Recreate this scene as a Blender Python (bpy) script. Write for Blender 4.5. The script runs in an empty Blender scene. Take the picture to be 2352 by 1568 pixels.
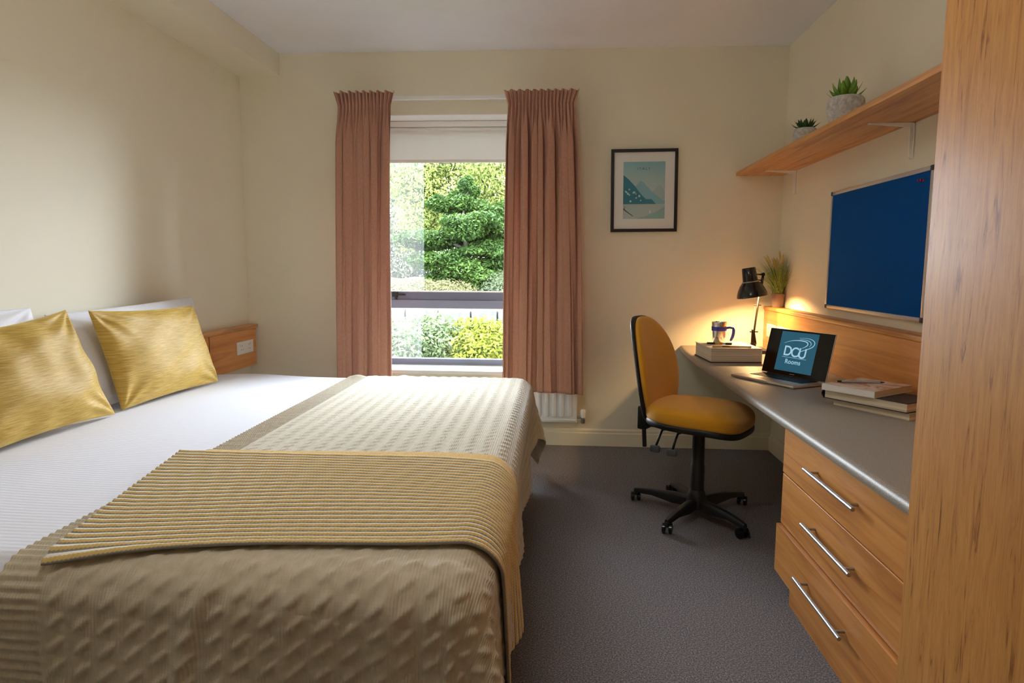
import bpy, bmesh, math, random
import numpy as np
from mathutils import Vector, Matrix

SC = bpy.context.scene
COL = SC.collection
rnd = random.Random(7)
PI = math.pi

# ------------------------------------------------------------------ camera
CAM_H = 1.24
F_PX = 1540.0
pitch, yaw, roll = 0.11196, 0.068975, 0.0061955
fw = Vector((-math.sin(yaw) * math.cos(pitch), math.cos(yaw) * math.cos(pitch), -math.sin(pitch)))
rt = Vector((math.cos(yaw), math.sin(yaw), 0))
up = rt.cross(fw)
ca = math.cos(roll) * rt + math.sin(roll) * up
cu = -math.sin(roll) * rt + math.cos(roll) * up
cam_d = bpy.data.cameras.new('camera')
cam = bpy.data.objects.new('camera', cam_d)
COL.objects.link(cam)
M = Matrix.Identity(4)
for i in range(3):
    M[i][0], M[i][1], M[i][2] = ca[i], cu[i], -fw[i]
M[2][3] = CAM_H
cam.matrix_world = M
cam_d.sensor_width = 36.0
cam_d.sensor_fit = 'HORIZONTAL'
cam_d.lens = 36.0 * F_PX / 2352.0
cam_d.clip_start = 0.02
cam_d.clip_end = 300
SC.camera = cam

# ------------------------------------------------------------------ world, sun, exposure
world = bpy.data.worlds.new('sky')
SC.world = world
world.use_nodes = True
wn = world.node_tree.nodes
wn.clear()
w_out = wn.new('ShaderNodeOutputWorld')
w_bg = wn.new('ShaderNodeBackground')
w_bg.inputs['Color'].default_value = (0.80, 0.90, 1.0, 1)
SKY = 58.0
w_bg.inputs['Strength'].default_value = SKY
world.node_tree.links.new(w_bg.outputs[0], w_out.inputs[0])

SUN = 5.0
sun_d = bpy.data.lights.new('sun', 'SUN')
sun_d.energy = SUN
sun_d.angle = 0.03
sun_d.color = (1.0, 0.93, 0.8)
sun_o = bpy.data.objects.new('sun', sun_d)
sun_o.rotation_euler = Vector((0.35, 0.75, -0.8)).to_track_quat('-Z', 'Y').to_euler()
sun_o.location = (0, -5, 12)
COL.objects.link(sun_o)

FILL_RADIANCE = 15.0       # radiance of the added fill globe, unseen above the view
LAMP_W = 34.0            # watts of the desk lamp bulb

port_d = bpy.data.lights.new('window_portal', 'AREA')
port_d.shape = 'RECTANGLE'
port_d.size, port_d.size_y = 1.2, 1.75
port_d.cycles.is_portal = True
port = bpy.data.objects.new('window_portal', port_d)
port.location = (-0.75, 4.93, 1.38)
port.rotation_euler = (PI / 2, 0, PI)
port.rotation_euler = Vector((0, -1, 0)).to_track_quat('-Z', 'Z').to_euler()
COL.objects.link(port)

SC.view_settings.view_transform = 'Standard'
SC.view_settings.look = 'None'
SC.view_settings.gamma = 1.0
SC.view_settings.use_curve_mapping = False
SC.view_settings.exposure = 0.0
SC.cycles.use_denoising = True
SC.cycles.max_bounces = 10
SC.cycles.diffuse_bounces = 6
SC.cycles.transparent_max_bounces = 12
SC.cycles.sample_clamp_indirect = 6.0

# ------------------------------------------------------------------ helpers
def link(o, parent=None):
    COL.objects.link(o)
    if parent is not None:
        o.parent = parent
    return o

def tag(o, label=None, cat=None, group=None, kind=None):
    if label: o['label'] = label
    if cat: o['category'] = cat
    if group: o['group'] = group
    if kind: o['kind'] = kind
    return o

def empty(name, loc, label, cat, rz=0.0, group=None, kind=None):
    o = bpy.data.objects.new(name, None)
    o.empty_display_size = 0.05
    o.location = loc
    o.rotation_euler = (0, 0, rz)
    COL.objects.link(o)
    return tag(o, label, cat, group, kind)

class MB:
    """collects shapes; build() links them as one mesh object"""
    def __init__(self):
        self.v = []; self.f = []; self.uv = None
    def add(self, vs, fs):
        b = len(self.v)
        self.v.extend([tuple(p) for p in vs])
        self.f.extend([tuple(b + i for i in f) for f in fs])
        return self
    def box(self, a, b, r=0.0, seg=2):
        x0, y0, z0 = [min(a[i], b[i]) for i in range(3)]
        x1, y1, z1 = [max(a[i], b[i]) for i in range(3)]
        vs = [(x0, y0, z0), (x1, y0, z0), (x1, y1, z0), (x0, y1, z0), (x0, y0, z1), (x1, y0, z1), (x1, y1, z1), (x0, y1, z1)]
        fs = [(0, 3, 2, 1), (4, 5, 6, 7), (0, 1, 5, 4), (1, 2, 6, 5), (2, 3, 7, 6), (3, 0, 4, 7)]
        if r <= 0:
            return self.add(vs, fs)
        bm = bmesh.new()
        bv = [bm.verts.new(p) for p in vs]
        for f in fs: bm.faces.new([bv[i] for i in f])
        bmesh.ops.bevel(bm, geom=list(bm.edges), offset=r, segments=seg, affect='EDGES', profile=0.5)
        return self.addbm(bm)
    def addbm(self, bm, mat=None):
        bm.verts.ensure_lookup_table()
        bm.verts.index_update()
        vs = [(mat @ v.co) if mat else v.co.copy() for v in bm.verts]
        fs = [[v.index for v in f.verts] for f in bm.faces]
        bm.free()
        return self.add(vs, fs)
    def tube(self, pts, r, seg=10, cap=True):
        pts = [Vector(p) for p in pts]
        n = len(pts)
        rs = r if isinstance(r, (list, tuple)) else [r] * n
        vs = []; fs = []
        ref = None
        for i, p in enumerate(pts):
            t = (pts[min(i + 1, n - 1)] - pts[max(i - 1, 0)]).normalized()
            if ref is None:
                ref = Vector((0, 0, 1)) if abs(t.z) < 0.9 else Vector((1, 0, 0))
            nx = (ref - t * ref.dot(t)).normalized()
            ny = t.cross(nx)
            ref = nx
            for k in range(seg):
                a = 2 * PI * k / seg
                vs.append(p + (nx * math.cos(a) + ny * math.sin(a)) * rs[i])
        for i in range(n - 1):
            for k in range(seg):
                k2 = (k + 1) % seg
                fs.append((i * seg + k, i * seg + k2, (i + 1) * seg + k2, (i + 1) * seg + k))
        if cap:
            fs.append(tuple(reversed(range(seg))))
            fs.append(tuple((n - 1) * seg + k for k in range(seg)))
        return self.add(vs, fs)
    def lathe(self, prof, seg=32, mat=None, closed=False):
        """prof: (radius, height) pairs around local z; mat places it"""
        vs = []; fs = []
        n = len(prof)
        for (r, z) in prof:
            for k in range(seg):
                a = 2 * PI * k / seg
                p = Vector((r * math.cos(a), r * math.sin(a), z))
                vs.append(mat @ p if mat else p)
        for i in range(n - 1):
            for k in range(seg):
                k2 = (k + 1) % seg
                fs.append((i * seg + k, i * seg + k2, (i + 1) * seg + k2, (i + 1) * seg + k))
        if closed:
            for k in range(seg):
                k2 = (k + 1) % seg
                fs.append(((n - 1) * seg + k, (n - 1) * seg + k2, k2, k))
        else:
            if prof[0][0] > 1e-6: fs.append(tuple(reversed(range(seg))))
            if prof[-1][0] > 1e-6: fs.append(tuple((n - 1) * seg + k for k in range(seg)))
        return self.add(vs, fs)
    def prism(self, poly, vec):
        """poly: 3d points of a planar outline, extruded by vec"""
        n = len(poly)
        v = Vector(vec)
        vs = [Vector(p) for p in poly] + [Vector(p) + v for p in poly]
        fs = [tuple(reversed(range(n))), tuple(range(n, 2 * n))]
        for i in range(n):
            j = (i + 1) % n
            fs.append((i, j, n + j, n + i))
        return self.add(vs, fs)
    def superell(self, a, b, c, e1, e2, nu=40, nv=20, c_low=None, fn=None):
        vs = []; fs = []
        def pw(x, e): return math.copysign(abs(x) ** e, x)
        for j in range(nv + 1):
            ph = -PI / 2 + PI * j / nv
            for i in range(nu):
                th = 2 * PI * i / nu
                cz = c if (ph >= 0 or c_low is None) else c_low
                p = Vector((a * pw(math.cos(ph), e1) * pw(math.cos(th), e2), b * pw(math.cos(ph), e1) * pw(math.sin(th), e2), cz * pw(math.sin(ph), e1)))
                vs.append(fn(p) if fn else p)
        for j in range(nv):
            for i in range(nu):
                i2 = (i + 1) % nu
                fs.append((j * nu + i, j * nu + i2, (j + 1) * nu + i2, (j + 1) * nu + i))
        return self.add(vs, fs)
    def build(self, name, mat, parent=None, smooth=False, auto=None, loc=None):
        me = bpy.data.meshes.new(name)
        me.from_pydata([tuple(p) for p in self.v], [], self.f)
        me.validate(verbose=False)
        if mat: me.materials.append(mat)
        if smooth:
            me.polygons.foreach_set('use_smooth', [True] * len(me.polygons))
        o = bpy.data.objects.new(name, me)
        if loc: o.location = loc
        link(o, parent)
        if auto is not None:
            me.polygons.foreach_set('use_smooth', [True] * len(me.polygons))
            try:
                me.set_sharp_from_angle(angle=math.radians(auto))
            except Exception:
                pass
        bm = bmesh.new(); bm.from_mesh(me)
        bmesh.ops.recalc_face_normals(bm, faces=bm.faces)
        bm.to_mesh(me); bm.free()
        return o

def grid_obj(name, P, mat, parent=None, uv=None, smooth=True, wrap=False):
    """P: (n, m, 3) array -> one quad grid mesh"""
    n, m = P.shape[:2]
    idx = np.arange(n * m).reshape(n, m)
    a = idx[:-1, :-1].ravel(); b = idx[1:, :-1].ravel(); c = idx[1:, 1:].ravel(); d = idx[:-1, 1:].ravel()
    F = np.stack([a, b, c, d], 1).astype(np.int32)
    me = bpy.data.meshes.new(name)
    me.vertices.add(n * m)
    me.vertices.foreach_set('co', P.reshape(-1).astype(np.float32))
    me.loops.add(F.size)
    me.loops.foreach_set('vertex_index', F.ravel())
    me.polygons.add(len(F))
    me.polygons.foreach_set('loop_start', np.arange(0, F.size, 4, dtype=np.int32))
    me.polygons.foreach_set('loop_total', np.full(len(F), 4, dtype=np.int32))
    me.polygons.foreach_set('use_smooth', np.full(len(F), smooth, dtype=bool))
    me.update(calc_edges=True)
    if uv is not None:
        l = me.uv_layers.new(name='UVMap')
        l.data.foreach_set('uv', uv.reshape(-1, 2)[F.ravel()].astype(np.float32).ravel())
    me.validate()
    if mat: me.materials.append(mat)
    o = bpy.data.objects.new(name, me)
    return link(o, parent)

def solidify(o, t, off=-1.0):
    md = o.modifiers.new('thickness', 'SOLIDIFY')
    md.thickness = t; md.offset = off
    return o

def text_obj(name, s, size, mat, parent, matrix, extrude=0.0004, font_bold=False, spacing=1.0, align='CENTER'):
    cu_ = bpy.data.curves.new(name, 'FONT')
    cu_.body = s; cu_.size = size; cu_.align_x = align; cu_.align_y = 'CENTER'
    cu_.extrude = extrude
    cu_.space_character = spacing
    if font_bold: cu_.offset = size * 0.012
    t = bpy.data.objects.new(name + '_tmp', cu_)
    COL.objects.link(t)
    dg = bpy.context.evaluated_depsgraph_get()
    me = bpy.data.meshes.new_from_object(t.evaluated_get(dg))
    COL.objects.unlink(t)
    bpy.data.objects.remove(t)
    me.name = name
    me.transform(matrix)
    me.materials.clear(); me.materials.append(mat)
    o = bpy.data.objects.new(name, me)
    return link(o, parent)

# ------------------------------------------------------------------ materials
def srgb(r, g, b):
    def f(c):
        c /= 255.0
        return c / 12.92 if c <= 0.04045 else ((c + 0.055) / 1.055) ** 2.4
    return (f(r), f(g), f(b), 1.0)

def new_mat(name, col=(0.8, 0.8, 0.8, 1), rough=0.5, metal=0.0, spec=0.5, sheen=0.0, coat=0.0):
    m = bpy.data.materials.new(name)
    m.use_nodes = True
    b = m.node_tree.nodes['Principled BSDF']
    b.inputs['Base Color'].default_value = col
    b.inputs['Roughness'].default_value = rough
    b.inputs['Metallic'].default_value = metal
    b.inputs['Specular IOR Level'].default_value = spec
    if sheen: b.inputs['Sheen Weight'].default_value = sheen
    if coat: b.inputs['Coat Weight'].default_value = coat
    return m

def N(m, t, **kw):
    n = m.node_tree.nodes.new(t)
    for k, v in kw.items():
        if k in n.inputs: n.inputs[k].default_value = v
        else: setattr(n, k, v)
    return n
def L(m, a, b): m.node_tree.links.new(a, b)
def bsdf(m): return m.node_tree.nodes['Principled BSDF']

def ramp(m, fac, stops):
    r = N(m, 'ShaderNodeValToRGB')
    el = r.color_ramp.elements
    while len(el) < len(stops): el.new(0.5)
    for e, (p, c) in zip(el, stops):
        e.position = p; e.color = c
    L(m, fac, r.inputs[0])
    return r.outputs[0]

def coords(m, scale=(1, 1, 1), kind='Object', rot=(0, 0, 0)):
    tc = N(m, 'ShaderNodeTexCoord')
    mp = N(m, 'ShaderNodeMapping')
    mp.inputs['Scale'].default_value = scale
    mp.inputs['Rotation'].default_value = rot
    L(m, tc.outputs[kind], mp.inputs[0])
    return mp.outputs[0]

def noise(m, vec, scale, detail=3, rough=0.5, dist=0.0):
    n = N(m, 'ShaderNodeTexNoise')
    n.inputs['Scale'].default_value = scale
    n.inputs['Detail'].default_value = detail
    n.inputs['Roughness'].default_value = rough
    n.inputs['Distortion'].default_value = dist
    if vec is not None: L(m, vec, n.inputs['Vector'])
    return n.outputs['Fac']

def bump(m, h, strength=0.3, dist=0.002):
    b = N(m, 'ShaderNodeBump')
    b.inputs['Strength'].default_value = strength
    b.inputs['Distance'].default_value = dist
    L(m, h, b.inputs['Height'])
    L(m, b.outputs[0], bsdf(m).inputs['Normal'])
    return b

def mul(m, a, b):
    n = N(m, 'ShaderNodeMath', operation='MULTIPLY')
    for i, x in enumerate((a, b)):
        if isinstance(x, (int, float)): n.inputs[i].default_value = x
        else: L(m, x, n.inputs[i])
    return n.outputs[0]
def math2(m, op, a, b=0.0):
    n = N(m, 'ShaderNodeMath', operation=op)
    for i, x in enumerate((a, b)):
        if isinstance(x, (int, float)): n.inputs[i].default_value = x
        else: L(m, x, n.inputs[i])
    return n.outputs[0]

def paint(name, col, bumpy=0.05, rough=0.6):
    m = new_mat(name, col, rough, spec=0.25)
    v = coords(m)
    n = noise(m, v, 3.0, 2)
    c2 = tuple(c * 0.97 for c in col[:3]) + (1,)
    L(m, ramp(m, n, [(0.3, c2), (0.7, col)]), bsdf(m).inputs['Base Color'])
    bump(m, noise(m, v, 350.0, 2), bumpy, 0.001)
    return m

def wood(name, light, mid, dark, axis='Z', scale=1.0, rough=0.38, coat=0.15, streak=0.5):
    """grain runs along axis"""
    m = new_mat(name, light, rough, spec=0.45, coat=coat)
    bsdf(m).inputs['Coat Roughness'].default_value = 0.25
    s = {'X': (1.2, 26, 26), 'Y': (26, 1.2, 26), 'Z': (26, 26, 1.2)}[axis]
    s = tuple(k * scale for k in s)
    v = coords(m, s)
    n1 = noise(m, v, 1.0, 4, 0.6, 1.2)
    s2 = {'X': (6, 160, 160), 'Y': (160, 6, 160), 'Z': (160, 160, 6)}[axis]
    n2 = noise(m, coords(m, tuple(k * scale for k in s2)), 1.0, 3, 0.6)
    base = ramp(m, n1, [(0.30, dark), (0.46, mid), (0.62, light)])
    fine = ramp(m, n2, [(0.35, (0.72, 0.70, 0.66, 1)), (0.55, (1, 1, 1, 1))])
    mx = N(m, 'ShaderNodeMix', data_type='RGBA', blend_type='MULTIPLY')
    mx.inputs['Factor'].default_value = streak
    L(m, base, mx.inputs['A']); L(m, fine, mx.inputs['B'])
    L(m, mx.outputs['Result'], bsdf(m).inputs['Base Color'])
    bump(m, n2, 0.12, 0.001)
    return m

def fabric(name, col, weave=900.0, var=0.12, rough=0.9, sheen=0.2, strength=0.35):
    m = new_mat(name, col, rough, spec=0.15, sheen=sheen)
    v = coords(m)
    n = noise(m, v, weave / 6.0, 2)
    c2 = tuple(c * (1 - var) for c in col[:3]) + (1,)
    c1 = tuple(min(1, c * (1 + var)) for c in col[:3]) + (1,)
    L(m, ramp(m, n, [(0.35, c2), (0.65, c1)]), bsdf(m).inputs['Base Color'])
    wv = noise(m, v, weave, 2)
    bump(m, wv, strength, 0.001)
    return m

MT = {}
MT['wall'] = paint('cream wall paint', srgb(235, 228, 206))
MT['ceiling'] = paint('white ceiling paint', srgb(246, 247, 255))
MT['white'] = new_mat('white gloss paint', srgb(240, 240, 236), 0.35)
MT['reveal'] = paint('white reveal paint', srgb(244, 244, 242), 0.02)
MT['skirting'] = new_mat('cream gloss skirting', srgb(236, 226, 200), 0.35)
MT['plastic_white'] = new_mat('white socket plastic', srgb(240, 238, 232), 0.3)
MT['black'] = new_mat('black plastic', (0.012, 0.012, 0.013, 1), 0.45)
MT['black_gloss'] = new_mat('black enamel', (0.008, 0.008, 0.009, 1), 0.16, spec=0.6)
MT['black_frame'] = new_mat('black painted frame', (0.01, 0.009, 0.008, 1), 0.35)
MT['chrome'] = new_mat('brushed steel', (0.42, 0.42, 0.43, 1), 0.38, metal=1.0)
MT['steel_dark'] = new_mat('dark steel', (0.12, 0.11, 0.10, 1), 0.35, metal=0.9)
MT['alu'] = new_mat('anodised aluminium', (0.78, 0.78, 0.80, 1), 0.32, metal=0.85)
MT['win_grey'] = new_mat('grey window frame', srgb(138, 145, 168), 0.4)
MT['win_grey2'] = new_mat('dark grey window sash', srgb(112, 118, 140), 0.4)

oakL, oakM, oakD = srgb(214, 152, 82), srgb(198, 134, 66), srgb(160, 98, 42)
MT['oak_z'] = wood('oak veneer upright', srgb(208, 148, 84), srgb(196, 134, 70), srgb(160, 100, 48), 'Z', 0.8)
MT['oak_y'] = wood('oak veneer lengthwise', oakL, oakM, oakD, 'Y', 1.0, streak=0.35)
MT['oak_drawer'] = wood('oak drawer laminate', srgb(206, 142, 72), srgb(196, 130, 60), srgb(168, 104, 44), 'Y', 0.9, streak=0.35)
MT['oak_panel'] = wood('oak panel veneer', srgb(212, 142, 74), srgb(200, 128, 60), srgb(178, 104, 44), 'Y', 0.7, rough=0.35, streak=0.25)

# carpet
m = MT['carpet'] = new_mat('dark grey carpet', (0.07, 0.065, 0.065, 1), 1.0, spec=0.05)
v = coords(m)
n1 = noise(m, v, 190.0, 3, 0.75)
n2 = noise(m, v, 60.0, 2, 0.6)
L(m, ramp(m, n1, [(0.28, (0.050, 0.046, 0.047, 1)), (0.5, (0.190, 0.176, 0.180, 1)), (0.72, (0.50, 0.48, 0.49, 1))]), bsdf(m).inputs['Base Color'])
bump(m, math2(m, 'ADD', n1, mul(m, n2, 0.5)), 0.8, 0.004)

# worktop
m = MT['worktop'] = new_mat('grey speckled laminate', (0.25, 0.24, 0.22, 1), 0.42, spec=0.4)
v = coords(m)
L(m, ramp(m, noise(m, v, 420.0, 2, 0.7), [(0.3, srgb(112, 104, 94)), (0.5, srgb(146, 138, 126)), (0.7, srgb(176, 168, 154))]), bsdf(m).inputs['Base Color'])

# glass that lets the daylight straight through
def clear_glass(name, haze=0.0, tint=(1, 1, 1, 1), ior=1.35):
    m = bpy.data.materials.new(name)
    m.use_nodes = True
    nt = m.node_tree
    nt.nodes.clear()
    out = nt.nodes.new('ShaderNodeOutputMaterial')
    tr = nt.nodes.new('ShaderNodeBsdfTransparent'); tr.inputs[0].default_value = tint
    gl = nt.nodes.new('ShaderNodeBsdfGlossy'); gl.inputs['Roughness'].default_value = 0.02
    fr = nt.nodes.new('ShaderNodeFresnel'); fr.inputs[0].default_value = ior
    mx = nt.nodes.new('ShaderNodeMixShader')
    nt.links.new(fr.outputs[0], mx.inputs[0]); nt.links.new(tr.outputs[0], mx.inputs[1]); nt.links.new(gl.outputs[0], mx.inputs[2])
    last = mx
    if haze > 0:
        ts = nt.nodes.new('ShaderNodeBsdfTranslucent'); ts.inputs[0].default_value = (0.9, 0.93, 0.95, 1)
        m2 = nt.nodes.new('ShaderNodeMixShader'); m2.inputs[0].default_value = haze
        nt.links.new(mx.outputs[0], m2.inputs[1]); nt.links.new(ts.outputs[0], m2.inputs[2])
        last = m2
    nt.links.new(last.outputs[0], out.inputs[0])
    return m
MT['glass'] = clear_glass('window glass')
MT['glass_haze'] = clear_glass('window haze sheet', 0.011)  # translucent mix that imitates a pale haze on the glass
MT['pic_glass'] = clear_glass('picture glass', ior=1.12)

def emit(name, col, s):
    m = new_mat(name, (0, 0, 0, 1), 0.5)
    bsdf(m).inputs['Emission Color'].default_value = col
    bsdf(m).inputs['Emission Strength'].default_value = s
    return m

# ------------------------------------------------------------------ the room
WY, XR, XL, ZC = 4.60, 1.459, -2.19, 2.656
YF = -1.6
WT = 0.30                       # window wall thickness
OX0, OX1, OZ0, OZ1 = -1.32, -0.18, 0.515, 2.249

def struct(name, mb, mat, label, cat, **k):
    o = mb.build(name, mat, **k)
    return tag(o, label, cat, kind='structure')

struct('floor', MB().box((XL - .1, YF - .1, -0.1), (XR + .1, WY, 0.0)), MT['carpet'], 'dark grey speckled carpet floor', 'floor')
struct('ceiling', MB().box((XL - .1, YF - .1, ZC), (XR + .1, WY + WT, ZC + .12)), MT['ceiling'], 'plain white painted ceiling', 'ceiling')
struct('wall_left', MB().box((XL - .1, YF - .1, 0), (XL, WY + WT, ZC)), MT['wall'], 'cream wall behind the head of the bed', 'wall')
struct('wall_right', MB().box((XR, YF - .1, 0), (XR + .1, WY + WT, ZC)), MT['wall'], 'cream wall behind the desk and shelf', 'wall')
struct('wall_front', MB().box((XL, YF - .1, 0), (XR, YF, ZC)), MT['wall'], 'cream wall behind the viewer', 'wall')
wb = MB()
wb.box((XL, WY, 0), (OX0, WY + WT, ZC)); wb.box((OX1, WY, 0), (XR, WY + WT, ZC))
wb.box((OX0, WY, 0), (OX1, WY + WT, OZ0 - .03)); wb.box((OX0, WY, OZ1), (OX1, WY + WT, ZC))
struct('wall_back', wb, MT['wall'], 'cream window wall with the curtained opening', 'wall')
struct('trim_1', MB().box((XL, YF, 2.508), (-1.908, WY, ZC - .0005)), MT['wall'], 'cream boxed bulkhead along the ceiling above the bed head', 'bulkhead')

def skirting(name, p0, p1, nrm, label):
    a = Vector(p0); b = Vector(p1); n = Vector(nrm)
    prof = [(0, 0), (0.016, 0), (0.016, 0.088), (0.010, 0.094), (0.010, 0.108), (0.005, 0.118), (0, 0.118)]
    poly = [a + n * x + Vector((0, 0, z)) for x, z in prof]
    return struct(name, MB().prism(poly, b - a), MT['skirting'], label, 'skirting board')
skirting('baseboard_back', (XL, WY, 0), (XR, WY, 0), (0, -1, 0), 'cream skirting board below the window wall')
skirting('baseboard_right', (XR, YF, 0), (XR, WY - .016, 0), (-1, 0, 0), 'cream skirting board under the desk along the right wall')
skirting('baseboard_left', (XL, YF, 0), (XL, WY - .016, 0), (1, 0, 0), 'cream skirting board behind the bed')

# window
wn_ = empty('window_1', (-0.75, WY + .25, OZ0), 'tall grey-framed window with a low opening light, half covered by curtains', 'window', kind='structure')
def wpart(name, mb, mat, **k):
    o = mb.build(name, mat, wn_, **k)
    o.matrix_parent_inverse = Matrix.Translation(wn_.location).inverted()
    return o
FY = WY + .25
fr = MB()
fr.box((OX0, FY, OZ0), (OX0 + .06, FY + .05, OZ1)); fr.box((OX1 - .06, FY, OZ0), (OX1, FY + .05, OZ1))
fr.box((OX0, FY, OZ1 - .06), (OX1, FY + .05, OZ1)); fr.box((OX0, FY, OZ0), (OX1, FY + .05, OZ0 + .043))
wpart('frame', fr, MT['win_grey'])
wpart('transom', MB().box((OX0 + .06, FY, 0.929), (OX1 - .06, FY + .05, 0.99), .003), MT['win_grey'])
wpart('sash_rail', MB().box((OX0 + .06, FY + .008, 0.99), (OX1 - .06, FY + .045, 1.047), .003), MT['win_grey2'])
wpart('bead', MB().box((OX0 + .06, FY + .002, 1.047), (OX1 - .06, FY + .04, 1.055)), MT['white'])
wpart('pane', MB().box((OX0 + .06, FY + .02, 1.055), (OX1 - .06, FY + .026, OZ1 - .06)), MT['glass'])
wpart('pane', MB().box((OX0 + .06, FY + .02, OZ0 + .043), (OX1 - .06, FY + .026, 0.929)), MT['glass'])
wpart('haze_sheet', MB().box((OX0 + .06, FY + .030, 1.056), (-0.985, FY + .0315, OZ1 - .061)), MT['glass_haze'])  # added milky sheet imitating the pale haze across the pane's left part
wpart('haze_sheet', MB().box((OX0 + .06, FY + .030, OZ0 + .044), (-1.01, FY + .0315, 0.928)), MT['glass_haze'])
ct = MB()
ct.box((-1.215, FY - .012, 1.012), (-1.175, FY, 1.05), .002); ct.box((-1.175, FY - .02, 1.022), (-1.115, FY - .008, 1.036), .004); ct.box((-1.195, FY - .022, 0.992), (-1.178, FY - .006, 1.02), .003)
wpart('catch', ct, MT['black'])
wpart('sill', MB().box((OX0 - .03, WY - .035, OZ0 - .03), (OX1 + .03, FY, OZ0), .006), MT['white'])
rv = MB()
rv.box((OX0, WY + .001, OZ0), (OX0 + .004, FY, OZ1)); rv.box((OX1 - .004, WY + .001, OZ0), (OX1, FY, OZ1)); rv.box((OX0, WY + .001, OZ1 - .004), (OX1, FY, OZ1))
wpart('reveal_lining', rv, MT['reveal'])

# ------------------------------------------------------------------ bed
ZB = 0.600     # top of bedspread
YN, YFAR = 1.29, 3.86
XE = -0.135    # outer face at the foot
bed = empty('bed', (-1.15, 2.57, 0), 'double divan bed with white duvet in the left half of the room', 'bed')
def child(o, root):
    o.matrix_parent_inverse = root.matrix_world.inverted() if False else Matrix.Translation(root.location).inverted()
    return o
child(MB().box((-2.08, YN + .06, 0.10), (XE - .09, YFAR - .08, 0.36), .02).build('divan_base', fabric('grey divan cloth', srgb(70, 64, 60)), bed, auto=40), bed)
child(MB().box((-2.09, YN + .05, 0.36), (XE - .08, YFAR - .07, 0.565), .05, 4).build('mattress', fabric('white mattress ticking', srgb(232, 232, 235)), bed, auto=40), bed)
for x in (-1.95, -0.38):
    for y in (YN + .2, YFAR - .25):
        child(MB().lathe([(0.025, 0), (0.025, 0.03), (0.018, 0.035), (0.018, 0.11)], 16, Matrix.Translation((x, y, 0))).build('leg', MT['black'], bed, auto=40), bed)

def wrap1(d, R, flare):
    """overhang arc length -> (offset, drop)"""
    d = np.maximum(d, 0.0)
    q = PI * R / 2
    a = np.minimum(d, q) / R
    off = R * np.sin(a); drop = R * (1 - np.cos(a))
    e = np.maximum(d - q, 0)
    return off + flare * e, drop + e * math.sqrt(max(0.0, 1 - flare * flare))

def drape(x, y, z, xe, yn, yf, R, flare_x=0.05, flare_y=0.03, lift=0.0, wave=None):
    """flat cloth coordinates -> points over the bed block; returns P and outward normals"""
    a = np.maximum(x - (xe - R), 0)
    bn = np.maximum((yn + R) - y, 0)
    bf = np.maximum(y - (yf - R), 0)
    b = bn + bf
    sgn = np.where(bf > 0, 1.0, -1.0)
    rho = np.hypot(a, b)
    dx = np.where(rho > 1e-9, a / np.maximum(rho, 1e-9), 0)
    dy = np.where(rho > 1e-9, b / np.maximum(rho, 1e-9), 0)
    corner = 2 * dx * dy
    flare = flare_x * dx ** 2 + flare_y * dy ** 2 + 0.16 * corner
    d = rho
    q = PI * R / 2
    an = np.minimum(d, q) / R
    off = R * np.sin(an); drop = R * (1 - np.cos(an))
    e = np.maximum(d - q, 0)
    th = np.arctan2(b, a)
    off = off + flare * e
    drop = drop + e * (1 - 0.5 * flare ** 2)
    if wave is not None:
        off = off + wave(x, y, e, dx, dy)
    px = np.minimum(x, xe - R) + off * dx
    py = np.clip(y, yn + R, yf - R) + off * dy * sgn
    pz = z - drop
    nx = np.sin(an) * dx; ny = np.sin(an) * dy * sgn; nz = np.cos(an)
    return np.stack([px, py, pz], -1), np.stack([nx, ny, nz], -1)

def soft(x, y, s, seed):
    r = np.random.RandomState(seed)
    out = 0
    for k in range(6):
        kx, ky = r.uniform(-1, 1, 2) * 6.5
        out = out + np.sin(kx * x + ky * y + r.uniform(0, 6.28))
    return out * s / 6

# duvet
xs = np.linspace(-2.11, -0.30, 130); ys = np.linspace(YN - 0.30, YFAR + 0.30, 260)
X, Y = np.meshgrid(xs, ys, indexing='ij')
P, Nn = drape(X, Y, ZB - .008, XE - .012, YN + .012, YFAR - .012, 0.085)
top = Nn[..., 2:3] ** 4
P = P + Nn * (soft(X, Y, 0.005, 3)[..., None] * top)
P[..., 2] += 0.012 * np.exp(-((X + 1.75) / 0.22) ** 2) * top[..., 0]
duv_m = new_mat('white ribbed duvet cotton', srgb(241, 244, 255), 0.85, spec=0.15, sheen=0.15)
vv = coords(duv_m)
wv = N(duv_m, 'ShaderNodeTexWave', wave_type='BANDS', bands_direction='Y')
wv.inputs['Scale'].default_value = 17.0; wv.inputs['Distortion'].default_value = 0.25
L(duv_m, vv, wv.inputs['Vector'])
bump(duv_m, wv.outputs['Fac'], 0.25, 0.002)
duvet = grid_obj('duvet', P, duv_m)
solidify(duvet, 0.004)
tag(duvet, 'white ribbed duvet spread across the bed under the cushions', 'duvet')

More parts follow.
